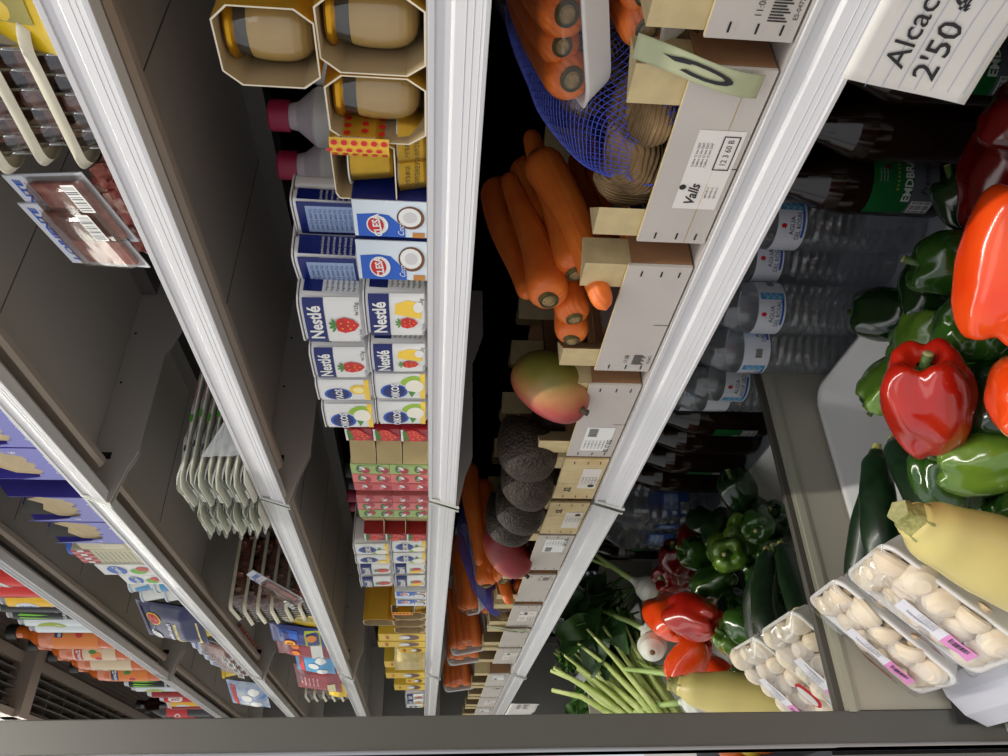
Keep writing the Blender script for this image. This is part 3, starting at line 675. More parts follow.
def tgm(a, b, h=0):
    u = a; v = b; p = tg(u, v); return p + Vector((.2, -1, 0)).normalized() * (.0008 + h)
for seg_ in range(12):
    w0 = -2.2 + seg_ * .4; w1 = w0 + .4
    pts = [(.50 + .26 * math.cos(w0), .5 + .30 * math.sin(w0)), (.50 + .26 * math.cos(w1), .5 + .30 * math.sin(w1)), (.50 + .19 * math.cos(w1), .5 + .16 * math.sin(w1)), (.50 + .19 * math.cos(w0), .5 + .16 * math.sin(w0))]
    mb.poly(tgm, pts, INK)
mb.poly(tgm, [(.2, .62), (.42, .72), (.42, .6), (.3, .5)], INK); mb.build('lettering', gt)

# trays of carrots and the blue net bag --------------------------------------------
NETM = mat((74, 90, 196), .5, nz=(40, .2)); TUBER = mat((178, 146, 104), .85, nz=(26, .22), c2=(104, 82, 56), bump=('wave', 90, 1.), sp=.2)
def carrot_tray(loc, rot, label, s=1):
    t = thing('carrot_tray', label, 'carrot pack', loc, rot); t.scale = (s,) * 3; Wl, Ln = .13, .22
    def rr(ins, z, r=.022):
        o = []
        for cx, cy, a0 in ((Wl - ins - r, Ln - ins - r, 0), (ins + r, Ln - ins - r, PI / 2), (ins + r, ins + r, PI), (Wl - ins - r, ins + r, 3 * PI / 2)):
            for k in range(6):
                a = a0 + PI / 2 * k / 5; o.append((cx + r * math.cos(a), cy + r * math.sin(a), z))
        return o
    n = 24; mb = MB(); rs = [rr(.012, .0), rr(.003, .020), rr(0, .024), rr(.004, .024), rr(.015, .004)]
    mb.add(sum(rs, []), [(i * n + k, i * n + (k + 1) % n, (i + 1) * n + (k + 1) % n, (i + 1) * n + k) for i in range(4) for k in range(n)], FOAM, True); mb.add(rs[4], [tuple(range(n))], FOAM); mb.add(rs[0], [tuple(range(n - 1, -1, -1))], FOAM)
    mb.build('foam_tray', t)
    fz = lambda x, y: .024 + .034 * min(1, max(0, min(x, Wl - x, y, Ln - y)) / .034) ** .6 + .001 * smoothn((x, y, 0), 50, 4)
    mb = MB(); mb.grid(lambda u, v: Vector((Wl * u, Ln * v, fz(Wl * u, Ln * v))), 26, 36, FILM); mb.build('film', t)
    M_ = Matrix.Translation(loc) @ Euler(rot).to_matrix().to_4x4()
    for i in range(4):
        p = M_ @ (Vector((.028 + .025 * i, .012 + .006 * (i % 2), .032 + .004 * (i % 2))) * s); dd = M_.to_3x3() @ Vector((.03 * (i - 1.5), -1, 0))
        carrot(p, dd, i % 2, 'one of the carrots wrapped in the ' + label.split(',')[0].replace('film-wrapped ', ''), 'carrots in the ' + label.split(',')[0], .98 * s)
    return t
carrot_tray((.715, .51, 1.165), (math.radians(10), math.radians(-12), math.radians(12)), 'film-wrapped carrot tray at the top picture edge, uppermost of two')
carrot_tray((.75, .52, 1.118), (math.radians(6), math.radians(-5), math.radians(4)), 'film-wrapped carrot tray with greens, lying under the upper one at the picture edge', .95)
carrot_tray((1.06, .50, 1.13), (math.radians(12), math.radians(-50), 0), 'film-wrapped carrot tray, first one standing on edge in the mirror')
carrot_tray((1.20, .50, 1.13), (math.radians(12), math.radians(-56), 0), 'film-wrapped carrot tray, second one standing on edge in the mirror')
carrot_tray((1.62, .50, 1.13), (math.radians(12), math.radians(-56), 0), 'film-wrapped carrot tray, beyond the shelf joint in the mirror')
def make_tuber(i):
    mb = MB()
    def fn(u, v):
        th = 2 * PI * u; a = PI * v; r = math.sin(a); z = math.cos(a); p = Vector((r * math.cos(th) * .026, r * math.sin(th) * .024, z * .034))
        return p * (1 + .22 * smoothn(p, 28, i) + .05 * smoothn(p, 120, i))
    mb.grid(fn, 40, 26, TUBER, True); return mb.build('brown_tuber')
tub = make_tuber(1); first = True
for i, (x, y, z) in enumerate([(.625, .530, 1.128), (.668, .527, 1.134), (.71, .532, 1.132), (.745, .55, 1.115), (.64, .60, 1.125), (.69, .60, 1.13), (.735, .60, 1.12), (.625, .66, 1.16), (.67, .67, 1.165), (.72, .67, 1.16), (.62, .72, 1.10), (.68, .74, 1.11), (.735, .74, 1.1)]):
    o = tub if first else tub.copy()
    if not first: COL.objects.link(o)
    first = False; o.location = (x, y, z); o.rotation_euler = (i * 1.3, i * .7, i * 2.1); o.scale = (1 + .2 * math.sin(i),) * 3
    tag(o, 'one of the rough brown tubers inside the blue net bag', 'tuber', 'brown tubers in the blue net bag')
nb = thing('net_bag', 'blue net bag of rough brown tubers lying in a wooden crate', 'net bag', (.685, .62, zA)); mb = MB()
def bagp(u, v):
    th = 2 * PI * u; a = PI * (.02 + .96 * v); r = max(.0, math.sin(a)) ** .32; y = -.126 + .281 * v; 
    x = math.cos(th) * (.083 + .008 * math.cos(3 * th)) * r; z = .063 + .078 * math.sin(th) * r + .075 * v * (1 if math.sin(th) > 0 else .2)
    k = smoothn((x * 20, y * 20, z * 20), 1, 5) * .008; return Vector((x * 1.02 + k, y, max(.010, z) + k))
mb.grid(lambda u, v: bagp(u + v * .35, v), 64, 64, NETM, sm=False)
mb.build('netting', nb, wire=.0011)
mb = MB(); mb.grid(lambda u, v: Vector((-.090 + .012 * u + .01 * v, -.12 + .27 * v, .05 + .075 * v + .02 * u)), 3, 14, mat((38, 46, 130), .45)); mb.tube([(-.088, -.12, .05), (-.078, .15, .125)], .0012, mat((196, 196, 200), .4), 6); mb.build('seam_strip', nb, solid=.0006, label='solid blue seam strip with pale edge')

# green leaves, celery, spring onions and tied artichoke sign ----------------------
LEAF = mat((28, 58, 24), .45, nz=(18, .3), c2=(48, 84, 34), bump=('noise', 30, .5)); LEAF2 = mat((70, 110, 44), .5, nz=(20, .2)); CEL = mat((170, 190, 96), .4, nz=(20, .15), c2=(196, 206, 130), bump=('wave', 40, .3))
def leaf(mb, p, d, ln, w, mt, curl=.4, tw=0):
    p = Vector(p); d = Vector(d).normalized(); sd = d.cross(Vector((math.sin(tw), math.cos(tw), .3))).normalized(); n_ = sd.cross(d)
    def fn(u, v):
        y = v * ln; ww = w * math.sin(PI * min(1, v * .92 + .06)) ** .7; x = (u - .5) * 2 * ww
        return p + d * y + sd * x + n_ * (abs(x) * .35 - curl * ln * v * v + .006 * math.sin(v * 14 + x * 60)) + Vector((0, 0, -.25 * ln * v * v))
    mb.grid(fn, 6, 12, mt)
def leafy(name, label, cat, loc, n, spread, ln, w, mt, stem, d0=(0, -1, .2)):
    t = thing(name, label, cat, loc); mb = MB(); ms = MB(); rr = random.Random(n)
    for i in range(n):
        b = Vector((rr.uniform(-spread, spread), rr.uniform(-.05, .05), rr.uniform(-.03, .05))); d = (Vector(d0) + Vector((rr.uniform(-.8, .8), rr.uniform(-.5, .5), rr.uniform(-.5, .7)))).normalized()
        leaf(mb, b, d, ln * rr.uniform(.7, 1.2), w * rr.uniform(.7, 1.2), mt, rr.uniform(.1, .5), rr.uniform(0, 6))
        ms.tube([b - d * .08, b, b + d * ln * .6], [.003, .0028, .001], stem, 6)
    mb.build('foliage', t); ms.build('stalks', t); return t
leafy('leafy_greens', 'bunch of large dark green leaves under the lowest shelf, seen in the mirror', 'leafy greens', (1.00, .60, .80), 34, .09, .17, .045, LEAF, LEAF2, (-.3, -.6, .5))
leafy('leafy_greens', 'second bunch of dark green leaves further along, seen in the mirror', 'leafy greens', (1.24, .58, .78), 30, .10, .16, .04, LEAF, LEAF2, (-.1, -.6, .4))
leafy('leafy_greens', 'lighter leafy tops spilling forward at the far end, seen in the mirror', 'leafy greens', (1.62, .45, .74), 30, .16, .12, .02, LEAF2, LEAF2, (0, -.8, .3))
bg = thing('black_bag', 'black printed produce bag in front of the dark leaves, seen in the mirror', 'bag', (1.17, .52, .70)); mb = MB(); BLKP = mat((14, 20, 18), .25, bump=('noise', 40, .5))
mb.grid(lambda u, v: Vector((-.07 + .14 * u, .006 * smoothn((u * 4, v * 4, 0), 1, 1) - .02 * math.sin(PI * u), .14 * v)), 14, 14, BLKP); mb.grid(lambda u, v: Vector((-.07 + .14 * u, .006 + .02 * math.sin(PI * u), .14 * v)), 14, 14, BLKP)
mb.text(plane((0, -.03, .08)), 'soloja', 0, 0, .038, WHITE, 0, shear=.2); mb.rect(plane((0, -.03, .08)), -.03, .03, -.028, -.022, WHITE, 0); mb.build('bag_body', bg)
def celery(loc, d, label, ln=.30, n=17):
    d = Vector(d).normalized(); t = thing('celery', label, 'celery', loc); a = d.orthogonal().normalized(); b = d.cross(a); rr = random.Random(n * 3)
    for i in range(n):
        w = i * 2.4; q = .006 + .0045 * i ** .8; o = (a * math.cos(w) + b * math.sin(w)) * q; o2 = (a * math.cos(w) + b * math.sin(w)) * (q * 1.9 + .01)
        mb = MB(); mb.tube([o * .8, o * 1.1 + d * ln * .35, o2 * .8 + d * ln * .7, o2 * 1.3 + d * ln * rr.uniform(.85, 1.1)], [.0135, .012, .009, .006], CEL, 8, sq=.6); mb.build('stalk', t)
    mb = MB()
    for i in range(26):
        w = i * 1.9; leaf(mb, d * ln * rr.uniform(.75, 1.) + (a * math.cos(w) + b * math.sin(w)) * .03, d + (a * math.cos(w) + b * math.sin(w)) * .9, .05, .014, LEAF2, .3, w)
    mb.build('leaves', t); return t
GCE = 'celery bunches'
for loc, d, lb in (((.87, .27, .70), (.25, .60, .32), 'celery bunch lying with pale stalks toward the front, seen in the mirror'), ((.98, .27, .71), (.15, .55, .5), 'celery bunch behind the first one, seen in the mirror'), ((1.10, .30, .715), (.1, .6, .4), 'celery bunch leaning on the onions, seen in the mirror')):
    celery(loc, d, lb)['group'] = GCE
ONI = mat((226, 228, 214), .3, nz=(12, .06), coat=.3); ONG = mat((150, 182, 92), .45, nz=(10, .1), c2=(184, 204, 130))
def make_onion():
    t = thing('spring_onion', '', 'onion'); mb = MB(); mb.lathe([(.0001, -.026), (.010, -.025), (.024, -.015), (.029, 0), (.024, .015), (.013, .027), (.008, .036), (.006, .045)], ONI, 26, cap=False); mb.build('bulb', t)
    mb = MB(); mb.tube([(0, 0, .040), (.002, 0, .075), (.004, .004, .12), (.012, .008, .19)], [.0068, .006, .0055, .004], ONG, 10)
    mb.tube([(0, 0, .10), (-.012, .006, .15), (-.03, .01, .20)], [.004, .004, .002], ONG, 8); mb.build('leaf_stalk', t)
    mb = MB(); mb.tube([(.001, .0, -.025), (.003, .001, -.032)], [.006, .003], mat((140, 110, 80), .9), 8); mb.build('root_end', t); return t
on = make_onion()
for i, (p, d, lb) in enumerate([((.695, .425, .785), (.55, .5, -.2), 'white spring onion bulb nearest the red peppers in the mirror'), ((.765, .47, .755), (.6, .4, .3), 'white spring onion bulb tucked under the topmost onion'), ((.665, .345, .715), (.75, .3, .35), 'white spring onion bulb tied with a yellow clip, mid bunch'), ((.735, .310, .685), (.8, .1, .4), 'large white spring onion bulb touching the pale green zucchini'), ((.80, .385, .69), (.8, .3, .3), 'lowest white spring onion bulb at the tray front'), ((.82, .60, .74), (.3, .5, .6), 'white spring onion bulb beside the dark leaves')]):
    place(on, USED, p, aim(d, i), lb, 'spring onion bulbs', (1.2,) * 3)

# handwritten price note hanging from the lowest rail
nt_ = thing('price_note', 'white lined paper note with handwritten artichoke price taped under the lowest rail', 'note', (.877, .334, 1.103)); nt_.scale = (.76,) * 3; mb = MB(); PAPER = mat((218, 214, 206), .6, nz=(25, .02))
def nf(a, b, h=0): return Vector((a, -.004 - .03 * (-b) + .0025 * math.sin(a * 40) * (-b * 10) + .0012 * smoothn((a * 30, b * 30, 0), 1, 1) - h, b - .02 * 0))
def nf2(a, b, h=0):
    return nf(a * math.cos(.03), b, h)
mb.grid(lambda u, v: nf2(.26 * u - .012 * v, -.092 * v), 30, 12, PAPER); mb.build('paper', nt_, solid=.0002)
mb = MB()
for i in range(7): mb.rect(nf2, -.004, .25, -.018 - i * .0115, -.0176 - i * .0115, mat((150, 160, 190), .6), .0006, 20)
mb.text(nf2, 'Alcachofa', .010, -.028, .0215, INK, .001, 'l', shear=.2, bold=.004); mb.text(nf2, "2'50 €/k", .002, -.052, .024, INK, .001, 'l', shear=.2, bold=.006); mb.build('handwriting', nt_)
mb = MB(); mb.grid(lambda u, v: Vector((.045 + .035 * u + .01 * smoothn((u * 3, v * 3, 0), 1, 1), -.006 + .19 * v, -.012 - .10 * v + .02 * math.sin(v * 3))), 8, 12, clear_mat('sticky_tape', refl=.03, gain=.25, bump=(60, .8))); mb.build('clear_tape', nt_, label='crumpled clear tape holding the note to the rail')

# bottles on the deck --------------------------------------------------------------
BEER = mat((34, 17, 8), .14, sp=.5, coat=.2); WL = mat((222, 224, 232), .35); LB = mat((70, 150, 200), .35)
def make_water():
    t = thing('water_bottle', '', 'bottle'); mb = MB(); r = .043; prof = [(.0001, .006), (.02, .002), (.034, .0), (.041, .008), (r, .02)]
    z = .024
    while z < .185: prof += [(r, z), (r * .955, z + .006), (r, z + .012)]; z += .0155
    prof += [(r, .196), (r * .99, .200), (r * .985, .202), (r * .985, .248), (r, .250), (r * .99, .262), (r * .93, .278), (r * .75, .297), (r * .5, .312), (.015, .323), (.0135, .328), (.0135, .338)]
    mb.lathe(prof, PET, 36, cap=False, rfun=lambda a, z: 1 - (.008 * math.cos(a * 6 + z * 90) if z < .19 else 0)); mb.build('bottle_body', t)
    mb = MB(); mb.lathe([(.0155, .325), (.0155, .341), (.014, .343), (.0001, .343)], mat((60, 120, 200), .4), 20); mb.build('cap', t)
    mb = MB(); rl = r + .0006; mb.lathe([(rl, .202), (rl, .248)], WL, 48, cap=False); mp = cyl(0, 0, rl, .204)
    for ph in (0, PI * .75, -PI * .72):
        m2 = cyl(0, 0, rl, .204, -PI / 2 + ph)
        mb.rect(m2, -.022, .022, .001, .005, mat((40, 90, 180), .4), .0003, 8); mb.rect(m2, .022, .034, .001, .040, LB, .0003, 4)
        for q in range(3): mb.poly(m2, [(.022, .01 + q * .01), (.030, .016 + q * .01), (.034, .014 + q * .01), (.026, .004 + q * .01)], mat((150, 200, 230), .4), .0006)
        mb.text(m2, 'AGUA', -.003, .021, .0105, INK, .0006); mb.text(m2, 'DEL ROSAL', -.003, .0105, .0105, INK, .0006, sx=.85); mb.ell(m2, -.003, .034, .0035, .0045, RED, .0006, 14); mb.rect(m2, -.009, -.006, .031, .0318, INK, .0006)
    m2 = cyl(0, 0, rl, .204, -PI / 2 + PI * .42); mb.bars(m2, -.008, .012, .016, .012); mb.build('label', t); return t
wat = make_water(); zd = .5385
GW = 'clear water bottles at the back of the deck'
for i, (x, y, rz, lb) in enumerate([(.255, .862, .75, 'clear ribbed water bottle next to the dark beer bottle'), (.166, .866, .9, 'clear water bottle hiding second from the beer bottles'), (.128, .788, .72, 'clear ribbed water bottle, third from the beer bottles'), (.0455, .762, -.55, 'clear ribbed water bottle touching the mirror')]):
    place(wat, USED, (x, y, zd), (0, 0, rz), lb, GW)
def make_beer():
    t = thing('beer_bottle', '', 'bottle'); mb = MB(); r = .0475
    prof = [(.0001, .012), (.02, .004), (.032, .0), (.043, .007), (r, .022), (r, .165), (r * .97, .185), (r * .85, .205), (r * .6, .235), (r * .42, .262), (.0145, .285), (.0145, .302)]
    mb.lathe(prof, BEER, 40, cap=False); mb.build('bottle_body', t)
    mb = MB(); mb.lathe([(.0165, .292), (.0165, .308), (.015, .31), (.0001, .31)], mat((30, 90, 50), .4), 20); mb.build('cap', t)
    mb = MB(); rl = r + .0006; G = mat((20, 104, 46), .4); SG = mat((120, 124, 130), .4, .3)
    for ph in (0,):
        m2 = cyl(0, 0, rl, .045, -PI / 2 + ph); mb.rect(m2, -.062, .062, .038, .100, G, .0002, 26); mb.rect(m2, -.062, .062, .0, .038, SG, .0002, 26)
        mb.text(m2, 'EMDBRÄU', .0, .046, .017, WHITE, .0006, bold=.03); mb.text(m2, 'Premium', .0, .020, .015, INK, .0006, shear=.3)
        for q in range(3): mb.text(m2, 'cerveza especial', .0, .090 - q * .005, .003, WHITE, .0006); mb.ell(m2, .012 + .0 * q, .078 - q * 0, .004, .004, RED, .0006)
        for k in range(8): mb.ell(m2, -.02 + .006 * k, .062, .0016, .0016, mat((200, 180, 60), .4), .0006, 8)
        mb.bars(m2, -.058, .004, .020, .028, off=.0006, vert=True)
    mb.build('label', t); return t
beer = make_beer()
GB = 'dark beer bottles'
place(beer, USED, (.348, .858, zd), (0, 0, 1.0), 'brown beer bottle with green and grey label, next to the water bottles', GB)
place(beer, USED, (.447, .860, zd), (0, 0, 3.6), 'plain dark beer bottle whose label is turned away, middle of three', GB)
place(beer, USED, (.546, .855, zd), (0, 0, 1.25), 'dark beer bottle with barcode showing, behind the handwritten note', GB)
place(beer, USED, (.66, .855, zd), (0, 0, 2.6), 'dark beer bottle hidden behind the dark red peppers', GB)
def make_jug():
    t = thing('water_jug', '', 'jug'); mb = MB(); r = .062; prof = [(.0001, .006), (.03, .001), (.052, .0), (r, .012)]; z = .02
    while z < .20: prof += [(r, z), (r * .95, z + .01), (r, z + .02)]; z += .027
    prof += [(r * .9, .24), (r * .6, .275), (.022, .30), (.02, .32)]; mb.lathe(prof, PET, 36, cap=False, sq=5); mb.build('jug_body', t)
    mb = MB(); mb.lathe([(.0235, .305), (.0235, .325), (.0001, .326)], ROYAL, 20); mb.build('cap', t)
    mb = MB()
    for ph in range(4):
        m2 = cyl(0, 0, r + .002, .09, ph * PI / 2 + .4); mb.rect(m2, -.035, .035, 0, .075, mat((60, 92, 168), .4), .0, 10); mb.rect(m2, -.03, .012, .03, .068, mat((150, 176, 220), .4), .0004, 6); mb.bars(m2, -.005, .004, .026, .018); mb.text(m2, 'agua mineral', -.006, .05, .010, WHITE, .0008)
    mb.build('label', t); return t
jug = make_jug()
for i, (x, lb) in enumerate([(.78, 'large clear water jug with blue label, first beside the beers in the mirror'), (.915, 'large clear water jug with blue label, second beside the beers in the mirror'), (1.55, 'large clear water jug in the far section, first after the divider'), (1.70, 'large clear water jug in the far section, second after the divider'), (1.98, 'large clear water jug at the far end of the mirrored view')]):
    place(jug, USED, (x, .82, zd), (0, 0, i), lb, 'large water jugs')
for x, lb in ((1.06, 'dark beer bottle behind the mirrored leaves, nearer one'), (1.17, 'dark beer bottle behind the mirrored leaves, further one'), (1.84, 'dark beer bottle between water jugs in the far section')):
    place(beer, USED, (x, .85, zd), (0, 0, x * 9), lb, GB)
mb = MB(); mb.prism([(.30, .54), (.30, .80), (.62, .80), (.88, .72), (.88, .54)], 1.415, 1.425, CREAM); tag(mb.build('deck_divider', bevel=.002), 'cream metal divider standing between the two deck sections in the mirror', 'divider')

# ================================================================== packaged food
def bowl(c, m=.4): return mat(c, m)
# --- dessert in a gold carton sleeve -------------------------------------------
def oct_(w, h, c): return [(-w / 2, c), (-w / 2 + c * .7, 0), (w / 2 - c * .7, 0), (w / 2, c), (w / 2, h - c), (w / 2 - c * .8, h), (-w / 2 + c * .8, h), (-w / 2, h - c)]
CUST = mat((206, 176, 116), .3, nz=(12, .04), sss=.1); SMOKE = mat((70, 70, 70), .15, sp=.7); SLV = mat((222, 170, 52), .35, .45, nz=(20, .06)); SLVI = mat((172, 150, 112), .8, nz=(24, .06))
def make_dessert():
    t = thing('custard_dessert', '', 'dessert'); h = .079; w = .062
    mb = MB(); mb.shell(oct_(w, h, .014), 0, .125, .0012, SLV, 'y', SLVI); mb.build('carton_sleeve', t)
    for y in (.034, .092):
        mb = MB(); r = .0262; mb.lathe([(.0001, .006), (.009, .006), (.015, .0075), (.0195, .0105), (.0228, .015), (.025, .021), (.0260, .028), (r, .036), (r * .995, .044), (r * .97, .051), (r * .93, .056)], CUST, 30, c=(0, y), cap=False)
        mb.lathe([(r * .93, .056), (r * .90, .062), (r * .84, .070)], SMOKE, 30, c=(0, y), cap=False); mb.build('custard', t)
        mb = MB(); mb.lathe([(.0001, .004), (.010, .004), (.0165, .0055), (.0212, .0088), (.0245, .0137), (.0266, .020), (.0276, .028), (r + .0016, .036), (r + .001, .046), (r * .98, .054), (r * .93, .062), (r * .88, .071)], CUPPLA, 30, c=(0, y), cap=False); mb.build('clear_cup', t)
        mb = MB(); mb.lathe([(r * .86, .066), (r * .98, .069), (r * .97, .0725), (r * .9, .0745), (.0001, .0755)], GOLD, 32, c=(0, y), cap=False, rfun=lambda a, z: 1 + .025 * math.sin(a * 14)); mb.build('foil_lid', t)
    return t
des = make_dessert(); zB = top('B') + .0005; GD = 'custard cups in gold carton sleeves'
def P(o, x, y, z, lb, g, rz=0, sc=None): return place(o, USED, (x, y, z), (0, 0, rz), lb, g, sc)
P(des, .775, .498, zB, 'custard cup in gold sleeve standing on the shelf at the picture edge', GD, 0, (1, 1, .975))
P(des, .7115, .498, zB, 'custard cup in gold sleeve standing on the shelf above the polka-dot sleeve', GD, 0, (1, 1, .975))
P(des, .762, .496, zB + .0775, 'custard cup in gold sleeve stacked on top of the other two', GD, .04, (1, 1, .90))
P(des, .840, .498, zB, 'custard cup in gold sleeve just outside the picture, seen in the mirror', GD)
# --- polka dot sleeve with gold tubs ----------------------------------------------
TUBG = mat((196, 156, 52), .3, .8, nz=(60, .1)); LIDS = mat((214, 212, 206), .3, .3)
def tub_(mb, cx, cy, z0, r, h, up=True, seg=60):
    rf = lambda a, z: 1 + .012 * math.cos(a * 30)
    mb.lathe([(.0001, z0), (r * .80, z0), (r * .84, z0 + .003), (r * .97, z0 + h - .002), (r * .98, z0 + h)], TUBG, seg, c=(cx, cy), cap=False, rfun=rf)
def lid_(mb, cx, cy, z, r): mb.lathe([(r, z), (r * 1.1, z), (r * 1.1, z + .0012), (.0001, z + .0012)], LIDS, 40, c=(cx, cy), cap=False)
t = thing('dessert_multipack', 'opened gold carton sleeve with red polka dots, holding gold dessert tubs', 'dessert', (.652, .498, zB)); mb = MB()
sl = [(-.034, .0), (-.034, .058), (-.028, .0615), (.029, .0615), (.034, .055), (.034, .018), (.024, .0)]
mb.X = Matrix.Translation((0, 0, .026)); mb.shell([(x, z * .86) for x, z in sl], 0, .12, .0011, SLV, 'y', SLVI)
mb.X = Matrix(); mp = plane((-.034, -.0008, .0))
for i in range(6):
    for j in range(3): mb.ell(lambda a, b, h=0: Vector((.034 + .0008, .004 + a + (.003 if j % 2 else 0), .034 + b)) , .009 * i, .002 + j * .014 , .0028, .0028, RED, 0, 10)
mb.grid(lambda u, v: Vector((-.034 + .068 * 1. , -.016 * u * 0 + .0, .026)) if 0 else Vector((.0345 - .018 * u, -.002 - .004 * math.sin(PI * u), .030 + .048 * v)), 6, 6, mat((226, 176, 50), .4))
for i in range(3):
    for j in range(6): mb.ell(lambda a, b, h=0: Vector((.0345 - .018 * (a / .018), -.0028 - .004 * math.sin(PI * a / .018), .030 + b)), .003 + .006 * i, .004 + j * .008 + (.004 if i % 2 else 0), .0018, .0026, RED, 0, 10)
mb.build('carton_sleeve', t, label='gold cardboard with red dots')
for y in (.031, .09):
    mb = MB(); tub_(mb, -.006, y, .029, .026, .036); lid_(mb, -.006, y, .0655, .0262); mb.build('gold_tub', t)
t = thing('dessert_multipack', 'gold ribbed dessert tubs with printed date at the shelf edge, under the polka-dot sleeve', 'dessert', (.652, .497, zB))
for x in (-.014, .016):
    mb = MB(); tub_(mb, x, .030, .0, .026, .024); lid_(mb, x, .03, .024, .0205); m2 = cyl(x, .03, .0265, .012)
    mb.text(m2, '26/07/2023', .006, -.004, .0055, INK, .0005); mb.text(m2, 'P5 58-2', .006, .004, .0055, INK, .0005); mb.build('gold_tub', t)

# --- graphics for yogurt packs -------------------------------------------------------
STR = mat((206, 36, 34), .35, nz=(70, .2)); LEAFG = mat((70, 140, 50), .5); BAN = mat((246, 206, 70), .4)
def strawberry(mb, mp, x, y, s, off=.0012):
    mb.poly(mp, [(x - .0 * s, y + .5 * s), (x - .38 * s, y + .42 * s), (x - .52 * s, y + .1 * s), (x - .36 * s, y - .32 * s), (x, y - .55 * s), (x + .36 * s, y - .32 * s), (x + .52 * s, y + .1 * s), (x + .38 * s, y + .42 * s)][::-1][::-1], STR, off)
    for dx, dy in ((-.2, .2), (.15, .25), (0, -.05), (-.22, -.15), (.24, -.08), (.03, -.32)): mb.ell(mp, x + dx * s, y + dy * s, .035 * s, .05 * s, BAN, off + .0003, 6)
    for a in (-.9, -.3, .3, .9): mb.poly(mp, [(x, y + .42 * s), (x + math.sin(a - .25) * .4 * s, y + .42 * s + math.cos(a - .2) * .28 * s), (x + math.sin(a) * .6 * s, y + .42 * s + math.cos(a) * .42 * s), (x + math.sin(a + .25) * .4 * s, y + .42 * s + math.cos(a + .2) * .28 * s)], LEAFG, off + .0002)
def sq_r(w, e=4.):
    return lambda a, z: 1.
def cup_body(mb, h, w, mt, seg=44, z0=0):
    # squared, slightly tapering plastic cup
    mb.lathe([(.0001, z0), (w * .40, z0), (w * .435, z0 + .003), (w * .445, z0 + h * .2), (w * .47, z0 + h * .93), (w * .47, z0 + h - .002)], mt, seg, c=(0, 0), sq=5, cap=False)
def face_map(w, y0, h):
    """front of a squared cup, gently bulged"""
    def f(a, b, hh=0):
        r = w * (.438 + .030 * b / h); k = min(1, abs(a) / (w * .5)); return Vector((a, y0 - r * 1.0 * (1 - abs(k) ** 5) ** .2 if k < 1 else y0, b)) + Vector((0, -.0016 - hh, 0))
    return f
